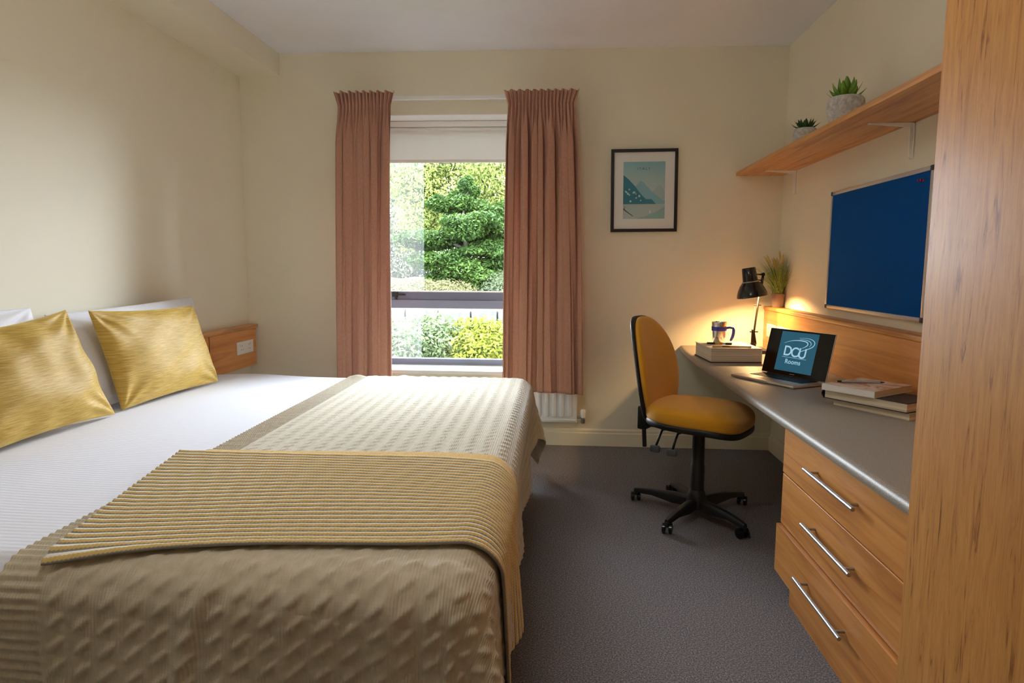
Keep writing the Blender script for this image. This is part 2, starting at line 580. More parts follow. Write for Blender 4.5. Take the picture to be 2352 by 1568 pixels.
# cable-knit bedspread
XB0 = -1.205
res = 0.0052
xs = np.arange(XB0, XE + 0.30, res); ys = np.arange(YN - 0.33, YFAR + 0.36, res)
X, Y = np.meshgrid(xs, ys, indexing='ij')
def sp_wave(x, y, e, dx, dy):
    w = 0.014 * np.sin(9.0 * y + 0.8 * np.sin(3 * y)) * np.minimum(e / 0.25, 1.2) * dx ** 2
    w = w + 0.012 * np.sin(7.0 * x + 1.0) * np.minimum(e / 0.2, 1.0) * dy ** 2
    th = np.arctan2(dy, np.maximum(dx, 1e-6))
    w = w + 0.05 * np.sin(4 * th) * np.sin(2 * th) * np.minimum(e / 0.25, 1.2)
    return w
P, Nn = drape(X, Y, ZB - .006, XE - .006, YN, YFAR, 0.09, 0.035, 0.05, wave=sp_wave)
CW, CP = 0.058, 0.050
ci = np.floor((X - XB0) / CW)
cx = (X - XB0) - (ci + 0.5) * CW
cyy = (np.mod(Y / CP + 0.08 * ci, 1.0) - 0.5) * CP
h = np.full_like(X, 0.62)
for oy in (-CP, 0.0, CP):
    # leaning lobe of each cable crossing, steep on its lower edge
    a_, b_ = cx * 0.74 + (cyy - oy) * 0.67, -cx * 0.67 + (cyy - oy) * 0.74
    s_ = 1 - (a_ / 0.027) ** 2 - (b_ / 0.0095) ** 2
    lobe = np.clip(s_, 0, 1) ** 0.5
    h = np.maximum(h, 0.62 + (0.22 + 0.22 * np.clip((YN + 0.12 - Y) / 0.12, 0, 1)) * lobe)
    gr_ = np.exp(-(((b_ + 0.0135) / 0.0060) ** 2)) * np.exp(-((a_ / 0.016) ** 4))
    h = h - 1.1 * gr_ * (lobe < 0.05)
h = h - 0.05 * np.exp(-((np.abs(cx) - CW / 2) / 0.004) ** 2)
border = np.clip((X - (XB0 + 0.10)) / 0.012, 0, 1)
hem = np.clip((Y - (YN - 0.25)) / 0.01, 0, 1)
h = np.clip(h, -0.35, 1.2) * border * hem
rib = (0.5 + 0.5 * np.cos(2 * PI * Y / 0.0225)) * (1 - border) * 0.40
rib2 = (0.5 + 0.5 * np.cos(2 * PI * Y / 0.0225)) * (1 - hem) * 0.40 * border
fine = (0.5 + 0.5 * np.cos(2 * PI * X / 0.0105)) * 0.0 * (h < 0.66) * border * hem
hh = 0.0135 * (h + rib + rib2 + fine)
# long soft folds in the near drop
drop_m = np.clip((YN + 0.08 - Y) / 0.10, 0, 1)
xc = -0.80 + 0.10 * np.clip((Y - (YN - 0.3)) / 0.4, 0, 1) ** 1.5
ridge = np.exp(-((X - xc) / 0.020) ** 2) * 0.014 - np.exp(-((X - xc - 0.03) / 0.022) ** 2) * 0.006
ridge2 = 0.012 * np.exp(-((X + 0.34) / 0.035) ** 2) + 0.006 * np.exp(-((X + 0.56) / 0.02) ** 2)
hh = hh + (ridge + ridge2) * drop_m
hh = hh + soft(X, Y, 0.003, 5) * Nn[..., 2] ** 4
# small bunched wrinkles along the far top edge
hh = hh + 0.010 * np.exp(-((Y - (YFAR - 0.10)) / 0.05) ** 2) * np.clip(np.sin(34 * X) * np.sin(13 * X + 1), 0, 1) * (X < -0.75)
P = P + Nn * hh[..., None]
spread_m = new_mat('beige cable knit', srgb(188, 172, 132), 0.95, spec=0.08, sheen=0.35)
vv = coords(spread_m, kind='UV')
sep = N(spread_m, 'ShaderNodeSeparateXYZ'); L(spread_m, vv, sep.inputs[0])
s1 = math2(spread_m, 'SINE', mul(spread_m, sep.outputs['X'], 2 * PI / 0.0072))
s2 = math2(spread_m, 'SINE', mul(spread_m, sep.outputs['Y'], 2 * PI / 0.0060))
kn = mul(spread_m, s1, s2)
kn = math2(spread_m, 'ADD', s1, mul(spread_m, s2, 0.2))
L(spread_m, ramp(spread_m, noise(spread_m, vv, 40.0, 3), [(0.3, srgb(200, 189, 162)), (0.7, srgb(214, 205, 182))]), bsdf(spread_m).inputs['Base Color'])
bump(spread_m, kn, 0.38, 0.0012)
spread = grid_obj('bedspread', P, spread_m, uv=np.stack([X, Y], -1))
tag(spread, 'beige cable-knit bedspread over the foot half of the bed', 'bedspread')

# striped throw
NR = 27
y0e, y1e = 0.0, 1.0
ts = np.linspace(0, 1, NR * 8 + 1)
us = np.linspace(0, 1, 190)
U, T = np.meshgrid(us, ts, indexing='ij')
xl = -1.105 - 0.165 * T
xh = XE - .09 + 0.505
X = xl + (xh - xl) * U
near = 1.315 + 0.15 * np.clip((X + 1.1) / 0.9, 0, 1.2) + 0.012 * np.sin(7 * X)
far = 2.13 - 0.05 * np.clip((X + 0.45) / 0.3, 0, 1) ** 2
Y = near + (far - near) * T + 0.006 * np.sin(5.5 * X + 9 * T)
# gathers where it turns over the foot
Y = Y + 0.02 * np.clip((X - XE + 0.1) / 0.4, 0, 1) * np.sin(11 * T)
def th_wave(x, y, e, dx, dy):
    return (0.018 * np.sin(16.0 * (y - 1.39)) * np.exp(-((y - 1.85) / 0.35) ** 2)) * np.minimum(e / 0.3, 1.3) * dx ** 2
P, Nn = drape(X, Y, ZB + .014, XE + .012, YN - .014, YFAR, 0.10, 0.02, wave=th_wave)
prof = np.abs(np.sin(PI * NR * T))
hh = 0.0050 * prof + 0.0004 * np.sin(2 * PI * X / 0.009 + PI * np.floor(NR * T)) * prof + 0.012 * np.exp(-(T / 0.04) ** 2) * 0.4
hh = hh + soft(X, Y, 0.004, 9)
P = P + Nn * hh[..., None]
thr_m = new_mat('mustard cream and grey striped knit', srgb(190, 160, 80), 0.95, spec=0.08, sheen=0.3)
vv = coords(thr_m, kind='UV')
sep = N(thr_m, 'ShaderNodeSeparateXYZ'); L(thr_m, vv, sep.inputs[0])
tooth = math2(thr_m, 'SINE', mul(thr_m, sep.outputs['X'], 2 * PI / 0.009))
tw = math2(thr_m, 'ADD', mul(thr_m, sep.outputs['Y'], float(NR)), mul(thr_m, tooth, 0.03))
fr_ = math2(thr_m, 'FRACT', tw)
yel, crm, gry = srgb(222, 192, 118), srgb(246, 242, 230), srgb(146, 142, 136)
cr = N(thr_m, 'ShaderNodeValToRGB'); cr.color_ramp.interpolation = 'LINEAR'
el = cr.color_ramp.elements
stops = [(0.0, gry), (0.12, gry), (0.18, yel), (0.44, yel), (0.50, crm), (0.84, crm), (0.90, gry), (1.0, gry)]
while len(el) < len(stops): el.new(0.5)
for e_, (p_, c_) in zip(el, stops): e_.position = p_; e_.color = c_
L(thr_m, fr_, cr.inputs[0])
L(thr_m, cr.outputs[0], bsdf(thr_m).inputs['Base Color'])
bump(thr_m, math2(thr_m, 'ADD', tooth, noise(thr_m, vv, 300.0, 2)), 0.2, 0.0015)
throw = empty('throw_blanket', (-0.7, 1.75, ZB), 'mustard, cream and grey striped knitted throw across the foot of the bed', 'blanket')
o = child(grid_obj('striped_knit', P, thr_m, throw, uv=np.stack([X, T], -1)), throw)
solidify(o, 0.006)
# plain mustard border of the lower fold
ts = np.linspace(0, 1, 26)
U, T = np.meshgrid(us, ts, indexing='ij')
X = -1.20 + (xh - 0.06 + 1.20) * U
farx = 2.13 - 0.05 * np.clip((X + 0.45) / 0.3, 0, 1) ** 2
Y = farx - 0.06 + (0.105 + 0.05 * np.clip((X + 0.9) / 0.7, 0, 1)) * T - 0.02 * np.clip((X + .2) / .3, 0, 1)
P, Nn = drape(X, Y, ZB + .006, XE + .004, YN, YFAR, 0.095, 0.025, wave=th_wave)
hh = 0.0022 * np.abs(np.sin(PI * X / 0.012)) + 0.003 * np.sin(PI * T)
P = P + Nn * (hh + soft(X, Y, 0.003, 9))[..., None]
mu_m = fabric('mustard rib knit', srgb(214, 170, 78), 600)
o = child(grid_obj('mustard_border', P, mu_m, throw, uv=np.stack([X, T], -1)), throw)
solidify(o, 0.005)

# pillows and cushions
def cushion(name, BL, BR, TL, TR, thick, mat, label, cat, group, pinch=0.05, seed=1, wr=0.006, ear=0.0, power=0.42):
    n = 72
    g = np.linspace(-1, 1, n)
    g = np.sign(g) * (1 - (1 - np.abs(g)) ** 1.35)
    U, V = np.meshgrid(g, g, indexing='ij')
    BL, BR, TL, TR = [np.array(p, float) for p in (BL, BR, TL, TR)]
    u = U * (1 - pinch * (1 - V ** 2)); v = V * (1 - pinch * (1 - U ** 2))
    s = ((u + 1) / 2)[..., None]; t = ((v + 1) / 2)[..., None]
    base = (1 - s) * (1 - t) * BL + s * (1 - t) * BR + (1 - s) * t * TL + s * t * TR
    nrm = np.cross(BR - BL, TL - BL); nrm /= np.linalg.norm(nrm)
    if nrm[0] < 0: nrm = -nrm
    prof = np.clip((1 - U ** 2) * (1 - V ** 2), 0, 1) ** power
    r = np.random.RandomState(seed)
    wrk = np.zeros_like(U)
    for k in range(10):
        a = r.uniform(0, 2 * PI); f = r.uniform(5, 14); p = r.uniform(0, 6.28)
        wrk += np.sin(f * (np.cos(a) * U + np.sin(a) * V) + p)
    # creases running in from the corners
    for (cu_, cv_) in ((1, 1), (1, -1), (-1, 1), (-1, -1)):
        an = np.arctan2(V - cv_, U - cu_); rr = np.hypot(U - cu_, V - cv_)
        wrk += 3.0 * np.sin(11 * an + seed) * np.exp(-((rr - 0.35) / 0.3) ** 2)
    wrk = wrk / 6 * wr * np.clip(prof * 3, 0, 1)
    h1 = (thick * prof + wrk)
    Pf = base + nrm * h1[..., None]
    Pb = base - nrm * (thick * 0.75 * prof)[..., None]
    # front and back sheets joined along the seam
    vs = np.concatenate([Pf.reshape(-1, 3), Pb.reshape(-1, 3)])
    idx = np.arange(n * n).reshape(n, n)
    F = []
    a, b, c, d = idx[:-1, :-1].ravel(), idx[1:, :-1].ravel(), idx[1:, 1:].ravel(), idx[:-1, 1:].ravel()
    F1 = np.stack([a, b, c, d], 1); F2 = np.stack([d, c, b, a], 1) + n * n
    me = bpy.data.meshes.new(name)
    me.from_pydata(vs.tolist(), [], np.concatenate([F1, F2]).tolist())
    bm = bmesh.new(); bm.from_mesh(me)
    bmesh.ops.remove_doubles(bm, verts=bm.verts, dist=1e-5)
    bmesh.ops.recalc_face_normals(bm, faces=bm.faces)
    bm.to_mesh(me); bm.free()
    me.polygons.foreach_set('use_smooth', [True] * len(me.polygons))
    me.materials.append(mat)
    o = bpy.data.objects.new(name, me)
    link(o)
    return tag(o, label, cat, group)

gold = new_mat('gold dupion silk', srgb(196, 152, 52), 0.55, spec=0.35, sheen=0.6)
bsdf(gold).inputs['Sheen Tint'].default_value = srgb(240, 215, 130)
bsdf(gold).inputs['Sheen Roughness'].default_value = 0.35
vv = coords(gold, (1, 6, 130))
nz = noise(gold, vv, 2.2, 4, 0.65)
L(gold, ramp(gold, nz, [(0.3, srgb(158, 122, 36)), (0.5, srgb(188, 152, 64)), (0.7, srgb(212, 180, 100))]), bsdf(gold).inputs['Base Color'])
bump(gold, nz, 0.4, 0.003)
pil_m = fabric('white pillow cotton', srgb(236, 237, 243), 900, 0.02, 0.8, 0.1, 0.15)
cushion('pillow', (-1.98, 2.60, .612), (-1.98, 3.62, .612), (-2.10, 2.60, 1.03), (-2.09, 3.70, 1.055), 0.06, pil_m, 'white pillow standing behind the gold cushion nearer the window', 'pillow', 'white pillows at the bed head', 0.03, 3, 0.008)
cushion('pillow', (-2.015, 1.50, .612), (-2.015, 2.53, .612), (-2.125, 1.50, 1.065), (-2.125, 2.56, 1.062), 0.06, pil_m, 'white pillow at the left edge behind the nearer gold cushion', 'pillow', 'white pillows at the bed head', 0.03, 5, 0.012)
cushion('cushion', (-1.885, 2.735, .607), (-1.84, 3.475, .607), (-1.955, 2.66, 1.045), (-1.955, 3.455, 1.02), 0.085, gold, 'gold silk cushion nearer the window, leaning on a white pillow', 'cushion', 'gold cushions on the bed', 0.055, 11, 0.010)
cushion('cushion', (-1.875, 1.90, .607), (-1.865, 2.66, .607), (-1.95, 1.83, 1.01), (-1.94, 2.515, 1.058), 0.095, gold, 'gold silk cushion cut off by the left edge of the picture', 'cushion', 'gold cushions on the bed', 0.085, 23, 0.012)

# headboard panel on the left wall
hb = empty('headboard_panel', (XL, 2.6, .54), 'oak-veneered headboard panel with a capped top on the wall beside the pillows', 'headboard')
child(MB().box((XL + .0005, 1.0, .543), (-2.125, 4.565, .80), .002).build('board', MT['oak_panel'], hb), hb)
child(MB().box((XL + .0005, 0.98, .80), (-2.112, 4.582, .824), .006).build('cap', MT['oak_y'], hb, auto=40), hb)
child(MB().box((-2.1249, 3.925, .545), (-2.1225, 3.929, .798)).build('joint_strip', new_mat('dark joint', srgb(120, 70, 30), .6), hb), hb)

def socket(name, P0, ax_y, w, h, nrm, label, group, switches=2, flat=True):
    """wall socket plate on a face whose normal is +-x; P0 centre"""
    s = 1 if nrm > 0 else -1
    t = empty(name, P0, label, 'socket', group=group)
    x0, y0, z0 = P0
    def pc(o):
        return child(o, t)
    plate = pc(MB().box((x0, y0 - w / 2, z0 - h / 2), (x0 + s * .009, y0 + w / 2, z0 + h / 2), .003).build('plate', MT['plastic_white'], t, auto=40))
    for k in ((-1, 1) if switches == 2 else ()):
        yc = y0 + k * w * .22
        MB().box((x0 + s * .008, yc - .006 + k * .022, z0 + .012), (x0 + s * .0125, yc + .006 + k * .022, z0 + .03), .002).build('switch', MT['plastic_white'], plate)
        for (dy, dz, ww, hh_) in ((0, .016, .004, .009), (-.011, -.012, .0075, .004), (.011, -.012, .0075, .004)):
            MB().box((x0 + s * .0088, yc + dy - ww / 2, z0 + dz - hh_ / 2), (x0 + s * .0095, yc + dy + ww / 2, z0 + dz + hh_ / 2)).build('pin_hole', MT['black'], plate)
    return t
socket('wall_socket', (-2.125, 4.385, .682), 1, .235, .085, 1, 'white double socket on the headboard panel by the window corner', 'white wall sockets')

# ------------------------------------------------------------------ curtains, rail, blind, radiator
cur_m = new_mat('terracotta curtain linen', srgb(178, 120, 92), 0.85, spec=0.12, sheen=0.25)
vv = coords(cur_m, (1, 1, 0.25))
L(cur_m, ramp(cur_m, noise(cur_m, vv, 260.0, 3, .6), [(0.3, srgb(178, 130, 108)), (0.7, srgb(198, 150, 128))]), bsdf(cur_m).inputs['Base Color'])
bump(cur_m, noise(cur_m, coords(cur_m, (1, 1, 1)), 700.0, 2), 0.25, 0.001)
# some daylight glows through the cloth
_nt = cur_m.node_tree
_tl = _nt.nodes.new('ShaderNodeBsdfTranslucent'); _tl.inputs[0].default_value = srgb(206, 140, 112)
_mx = _nt.nodes.new('ShaderNodeMixShader'); _mx.inputs[0].default_value = 0.12
_nt.links.new(bsdf(cur_m).outputs[0], _mx.inputs[1]); _nt.links.new(_tl.outputs[0], _mx.inputs[2])
_nt.links.new(_mx.outputs[0], _nt.nodes['Material Output'].inputs[0])

def curtain(x0t, x1t, x0b, x1b, zb, folds, seed, label, yc=4.425, phase=0.0):
    nx, nz = 420, 110
    u = np.linspace(0, 1, nx); zt, ztape = 2.356, 2.270
    z = np.concatenate([np.linspace(zt, ztape, 14), np.linspace(ztape, zb, nz - 13)[1:]])
    U, Z = np.meshgrid(u, z, indexing='ij')
    D = np.clip((ztape - Z) / (ztape - zb), 0, 1)
    r = np.random.RandomState(seed)
    fx0 = x0t + .018 + (x0b - x0t - .018) * D ** .8; fx1 = x1t - .018 + (x1b - x1t + .018) * D ** .8
    # irregular fold phase
    warp = U + 0.030 * np.sin(2 * PI * U * 2 + r.uniform(0, 6)) + 0.018 * np.sin(2 * PI * U * 5 + r.uniform(0, 6))
    warp = warp + 0.012 * D * np.sin(3 * PI * U + 2.5 * D + r.uniform(0, 6))
    body = 1 - 2 * np.abs(np.sin(PI * folds * warp + phase)) ** 0.42
    wide = 1 - 2 * np.abs(np.sin(PI * (folds * 0.5) * warp + phase * 0.5 + 0.4)) ** 0.42
    kd = np.clip(D * 1.15, 0, 1)
    kd = 0.85 * kd * kd * (3 - 2 * kd)
    body = (1 - kd) * body + kd * wide
    amp_k = np.interp(U, np.linspace(0, 1, 9), r.uniform(0.55, 1.15, 9))
    pleat = np.sin(2 * PI * folds * 2.6 * U + phase) + 0.4 * np.sin(2 * PI * folds * 5.1 * U + 1)
    k = np.clip(D / 0.14, 0, 1); k = k * k * (3 - 2 * k)
    Yo = (1 - k) * 0.010 * pleat + k * (0.042 + 0.008 * D) * amp_k * body
    Xc = fx0 + (fx1 - fx0) * U
    Xo = k * 0.012 * np.sin(4 * PI * folds * warp + phase)
    # frill above the tape
    fr = np.clip((Z - ztape) / (zt - ztape), 0, 1)
    Xc = Xc + (fr * 0.026) * (2 * U - 1) * np.abs(2 * U - 1) ** 2
    pinch = np.exp(-((Z - ztape) / 0.012) ** 2)
    Yo = Yo * (1 - 0.35 * pinch) - 0.006 * fr + 0.010 * fr * np.sin(2 * PI * folds * 2.6 * U)
    Zo = 0.006 * fr * np.sin(2 * PI * folds * 1.3 * U + 2) + 0.006 * D ** 8 * np.sin(2 * PI * 0.8 * U + seed)
    P = np.stack([Xc + Xo, yc + Yo, Z + Zo], -1)
    root = empty('curtain', ((x0t + x1t) / 2, yc, zb), label, 'curtain', group='terracotta curtains')
    o = child(grid_obj('curtain_cloth', P, cur_m, root, uv=np.stack([U, Z], -1)), root)
    solidify(o, 0.002)
    # stitched header tape at the back of the gathers
    child(MB().box((x0t + .03, yc + .030, 2.273), (x1t - .03, yc + .033, 2.330)).build('header_tape', MT['white'], root), root)
    return root
curtain(-1.475, -1.082, -1.493, -1.117, 0.430, 6.0, 4, 'terracotta curtain drawn back to the left of the window', phase=0.6)
curtain(-0.361, 0.106, -0.367, 0.168, 0.400, 7.5, 12, 'terracotta curtain to the right of the window, hanging above the radiator', phase=2.2)
rail = empty('curtain_rail', (-0.7, 4.47, 2.31), 'slim white curtain track above the window', 'curtain rail')
child(MB().box((-1.45, 4.462, 2.314), (0.083, 4.484, 2.339), .004).build('track', MT['white'], rail, auto=40), rail)
for x in (-1.42, 0.04):
    child(MB().box((x - .012, 4.484, 2.319), (x + .012, WY, 2.334)).build('bracket', MT['white'], rail), rail)

bl = empty('roller_blind', (-.75, 4.78, 2.2), 'white roller blind partly lowered at the window head', 'blind')
bw0, bw1 = OX0 + .012, OX1 - .012
child(MB().box((bw0, 4.775, 2.205), (bw1, 4.84, 2.243), .004).build('cassette', MT['white'], bl, auto=40), bl)
child(MB().lathe([(.024, 0), (.024, bw1 - bw0 - .01)], 24, Matrix.Translation((bw0 + .005, 4.805, 2.182)) @ Matrix.Rotation(PI / 2, 4, 'Y')).build('roller', MT['white'], bl, auto=40), bl)
bfm = new_mat('blackout blind cloth', srgb(240, 240, 236), .7)
_nt = bfm.node_tree
_tl = _nt.nodes.new('ShaderNodeBsdfTranslucent'); _tl.inputs[0].default_value = srgb(225, 225, 220)
_mx = _nt.nodes.new('ShaderNodeMixShader'); _mx.inputs[0].default_value = 0.16
_nt.links.new(bsdf(bfm).outputs[0], _mx.inputs[1]); _nt.links.new(_tl.outputs[0], _mx.inputs[2])
_nt.links.new(_mx.outputs[0], _nt.nodes['Material Output'].inputs[0])
child(MB().box((bw0 + .01, 4.7815, 1.975), (bw1 - .01, 4.7825, 2.182)).build('cloth', bfm, bl), bl)
child(MB().box((bw0 + .01, 4.777, 1.958), (bw1 - .01, 4.787, 1.978), .003).build('bottom_bar', MT['white'], bl, auto=40), bl)

rad_m = new_mat('white radiator enamel', srgb(236, 238, 240), 0.3)
rd = empty('radiator', (-.6, 4.5, .18), 'white ribbed panel radiator under the window', 'radiator')
RX0, RX1, RZ0, RZ1, RYf = -1.36, 0.130, 0.185, 0.412, 4.488
child(MB().box((RX0, RYf, RZ0), (RX1, RYf + .012, RZ1), .005, 3).build('front_panel', rad_m, rd, auto=40), rd)
child(MB().box((RX0 + .01, RYf + .055, RZ0 + .02), (RX1 - .01, RYf + .065, RZ1 - .01), .004).build('rear_panel', rad_m, rd, auto=40), rd)
child(MB().box((RX0, RYf + .012, RZ1 - .01), (RX1, RYf + .065, RZ1 - .004)).build('top_grille', rad_m, rd), rd)
child(MB().box((RX1 - .004, RYf + .002, RZ0), (RX1 + .004, RYf + .066, RZ1 - .004), .002).build('side_panel', rad_m, rd), rd)
child(MB().box((RX0 + .01, RYf - .004, RZ0 + .012), (RX1 - .004, RYf + .002, RZ0 + .022), .002).build('lower_seam', rad_m, rd), rd)
ribm = MB().superell(.017, .010, .083, .35, .8, 16, 14)
rib0 = None
xr_ = RX1 - .045
while xr_ > -0.62:
    if rib0 is None:
        rib0 = ribm.build('rib', rad_m, rd, smooth=True)
        ro = rib0
    else:
        ro = rib0.copy(); link(ro, rd)
    ro.location = (xr_, RYf - .001, .305)
    child(ro, rd)
    xr_ -= .052
vm = MB()
vm.tube([(RX1, RYf + .03, .215), (RX1 + .05, RYf + .03, .215)], .009, 12)
vm.lathe([(.013, 0), (.015, .004), (.015, .03), (.010, .034)], 16, Matrix.Translation((RX1 + .047, RYf + .03, .175)))
child(vm.build('valve_body', MT['chrome'], rd, auto=40), rd)
child(MB().lathe([(.012, .0), (.016, .004), (.018, .05), (.014, .058)], 18, Matrix.Translation((RX1 + .047, RYf + .03, .212))).build('valve_cap', MT['plastic_white'], rd, auto=40), rd)
child(MB().tube([(RX1 + .047, RYf + .03, .182), (RX1 + .045, WY - .002, .182)], .0075, 10).build('pipe', MT['white'], rd, smooth=True), rd)

# ------------------------------------------------------------------ picture on the window wall
pc_ = empty('framed_picture', (.556, WY, 1.475), 'black framed mountain lake print hanging on the window wall', 'picture')
PW, PH = .437, .540
pr = Matrix.Translation((.556, WY - .012, 1.743)) @ Matrix.Rotation(-0.012, 4, 'Y')
def pboxm(a, b, r=0):
    mb = MB().box(a, b, r)
    mb.v = [pr @ Vector(p) for p in mb.v]
    return mb
fb = .020
for nm, a, b in (('frame_rail', (-PW/2, -.012, PH/2 - fb), (PW/2, .0115, PH/2)), ('frame_rail', (-PW/2, -.012, -PH/2), (PW/2, .0115, -PH/2 + fb)),
                 ('frame_stile', (-PW/2, -.012, -PH/2 + fb), (-PW/2 + fb, .0115, PH/2 - fb)), ('frame_stile', (PW/2 - fb, -.012, -PH/2 + fb), (PW/2, .0115, PH/2 - fb))):
    child(pboxm(a, b, .001).build(nm, MT['black_frame'], pc_), pc_)
child(pboxm((-PW/2 + fb, 0, -PH/2 + fb), (PW/2 - fb, .006, PH/2 - fb)).build('mount', new_mat('white mount card', srgb(250, 246, 240), .8), pc_), pc_)
def pflat(name, poly, y, mat, par):
    mb = MB().prism([(x, y, z) for x, z in poly], (0, .0004, 0))
    mb.v = [pr @ Vector(p) for p in mb.v]
    o = mb.build(name, mat, par)
    return child(o, pc_) if par is pc_ else o
IW, IH = .274, .372
iz = .002
sky_m = new_mat('print pale sky', srgb(180, 214, 214), .7)
vv = coords(sky_m, kind='Generated')
sp_ = N(sky_m, 'ShaderNodeSeparateXYZ'); L(sky_m, vv, sp_.inputs[0])
L(sky_m, ramp(sky_m, sp_.outputs['Z'], [(0.25, srgb(222, 220, 212)), (0.6, srgb(196, 216, 214)), (1.0, srgb(150, 200, 206))]), bsdf(sky_m).inputs['Base Color'])
prn = pflat('print', [(-IW/2, -IH/2 + iz), (IW/2, -IH/2 + iz), (IW/2, IH/2 + iz), (-IW/2, IH/2 + iz)], -.0008, sky_m, pc_)
def ip(u, v_): return (-IW/2 + IW * u, -IH/2 + iz + IH * v_)
def pshape(name, pts, y, col, subs=None):
    return pflat(name, [ip(*p) for p in pts], y, new_mat('print ' + name, col, .7), prn)
pshape('far_peak', [(.55, .28), (.73, .50), (.85, .595), (.92, .57), (1, .49), (1, .28)], -.0016, srgb(186, 206, 206))
pshape('middle_peak', [(.28, .28), (.28, .56), (.42, .675), (.50, .63), (.66, .50), (.85, .38), (1, .30), (1, .26), (.28, .26)], -.0022, srgb(150, 196, 208))
pshape('near_slope', [(0, .26), (0, .775), (.12, .70), (.28, .575), (.44, .42), (.55, .345), (.68, .345), (.79, .26)], -.0028, srgb(66, 138, 158))
pshape('lake', [(0, 0), (1, 0), (1, .255), (0, .26)], -.0016, srgb(196, 210, 206))
pshape('lake_shade', [(.30, 0), (1, 0), (1, .22), (.8, .12), (.55, .05)], -.0022, srgb(160, 198, 194))
r2 = random.Random(3)
wm = new_mat('print village white', srgb(222, 236, 232), .7)
for k in range(15):
    u_, v_ = (.05 + .42 * r2.random(), .30 + .22 * r2.random())
    s_ = .012 + .012 * r2.random()
    if v_ > .74 - u_ * .85: continue
    pflat('village_house', [ip(u_ - s_, v_ - s_ * .6), ip(u_ + s_, v_ - s_ * .6), ip(u_ + s_, v_ + s_ * .5), ip(u_, v_ + s_ * 1.1), ip(u_ - s_, v_ + s_ * .5)], -.0034, wm, prn)
dk = new_mat('print dark twig', srgb(104, 108, 112), .7)
pflat('shore_line', [ip(0, .19), ip(.08, .145), ip(.24, .055), ip(.24, .04), ip(.07, .125), ip(0, .165)], -.0028, dk, prn)
pflat('lamp_post', [ip(.03, .14), ip(.042, .14), ip(.042, .22), ip(.03, .22)], -.0028, dk, prn)
pflat('boat_sail', [ip(.62, .10), ip(.68, .10), ip(.65, .17)], -.0028, wm, prn)
tm = pr @ Matrix.Translation((-.004, -.0032, iz + IH * .375)) @ Matrix.Rotation(PI / 2, 4, 'X')
o = text_obj('title_lettering', 'ITALY', .024, new_mat('print title ink', srgb(128, 120, 116), .7), prn, tm, spacing=1.5)
child(pboxm((-PW/2 + fb, -.009, -PH/2 + fb), (PW/2 - fb, -.0075, PH/2 - fb)).build('glazing', MT['pic_glass'], pc_), pc_)

# ------------------------------------------------------------------ worktop, drawers, panel, wardrobe
DZ = 0.712
wt = MB()
prof = [(0, .000), (.010, -.0015), (.018, -.007), (.021, -.018), (.018, -.030), (.010, -.038)]
# outline of the top: front edge bows back at the far end
front = [(0.802, 1.532), (0.800, 2.3), (0.797, 3.0), (0.793, 3.5), (0.790, 3.85), (0.796, 4.15), (0.808, 4.40), (0.826, 4.60)]
def worktop():
    vs = []; fs = []
    rings = []
    tz = [(.021, 0.0), (.011, -.0015), (.004, -.006), (0.0, -.015), (0.0, -.026), (.004, -.034), (.012, -.038)]
    for (ins, dz) in tz:
        rings.append([(x + ins, y, DZ + dz) for x, y in front])
    n = len(front)
    back_top = [(XR, y, DZ) for x, y in front]
    back_bot = [(XR, y, DZ - .038) for x, y in front]
    allr = [back_top] + rings + [back_bot]
    for r in allr: vs += r
    for i in range(len(allr) - 1):
        for k in range(n - 1):
            fs.append((i * n + k, i * n + k + 1, (i + 1) * n + k + 1, (i + 1) * n + k))
    m_ = len(allr)
    for k in range(n - 1):
        fs.append(((m_ - 1) * n + k, (m_ - 1) * n + k + 1, k + 1, k))
    fs.append(tuple(i * n for i in range(m_)))
    fs.append(tuple(i * n + n - 1 for i in reversed(range(m_))))
    return MB().add(vs, fs)
o = worktop().build('worktop', MT['worktop'], auto=35)
tag(o, 'long grey speckled worktop with a rounded front edge along the right wall', 'desk')

du = empty('drawer_unit', (1.15, 2.0, 0), 'oak laminate three-drawer unit under the worktop', 'drawers')
DX = .842
child(MB().box((DX + .022, 1.54, .10), (XR - .03, 2.475, .672)).build('carcass', MT['oak_drawer'], du), du)
child(MB().box((.866, 1.54, 0), (XR - .03, 2.425, .10)).build('plinth', MT['oak_drawer'], du), du)
for k, (z0, z1, xo) in enumerate(((.487, .663, 0.0), (.293, .482, .001), (.108, .289, -.014))):
    d = child(MB().box((DX + xo, 1.545, z0), (DX + xo + .020, 2.492, z1), .0015).build('drawer', MT['oak_drawer'], du), du)
    zh = (z0 + z1) / 2 + .008
    hx = DX + xo - .030
    hd = MB()
    hd.tube([(hx, 1.835, zh), (hx, 2.205, zh)], .0062, 14)
    hd.tube([(hx, 1.875, zh), (DX + xo, 1.875, zh)], .0045, 10)
    hd.tube([(hx, 2.165, zh), (DX + xo, 2.165, zh)], .0045, 10)
    hd.build('handle', MT['chrome'], d, auto=50)

pn = empty('desk_upstand', (1.41, 3.0, DZ), 'oak upstand panel with a capped ledge behind the laptop', 'panel')
PX = 1.376
child(MB().box((PX, 1.535, DZ), (XR - .001, WY - .001, .962), .002).build('board', MT['oak_panel'], pn), pn)
child(MB().box((PX - .008, 1.535, .962), (XR - .001, WY - .001, .985), .006).build('cap', MT['oak_y'], pn, auto=40), pn)
socket('wall_socket', (PX, 4.415, .835), 1, .17, .085, -1, 'white socket at the far end of the oak desk panel behind the lamp', 'white wall sockets')
socket('wall_socket', (PX, 4.18, .835), 1, .235, .085, -1, 'white double socket on the desk panel just behind the laptop', 'white wall sockets')

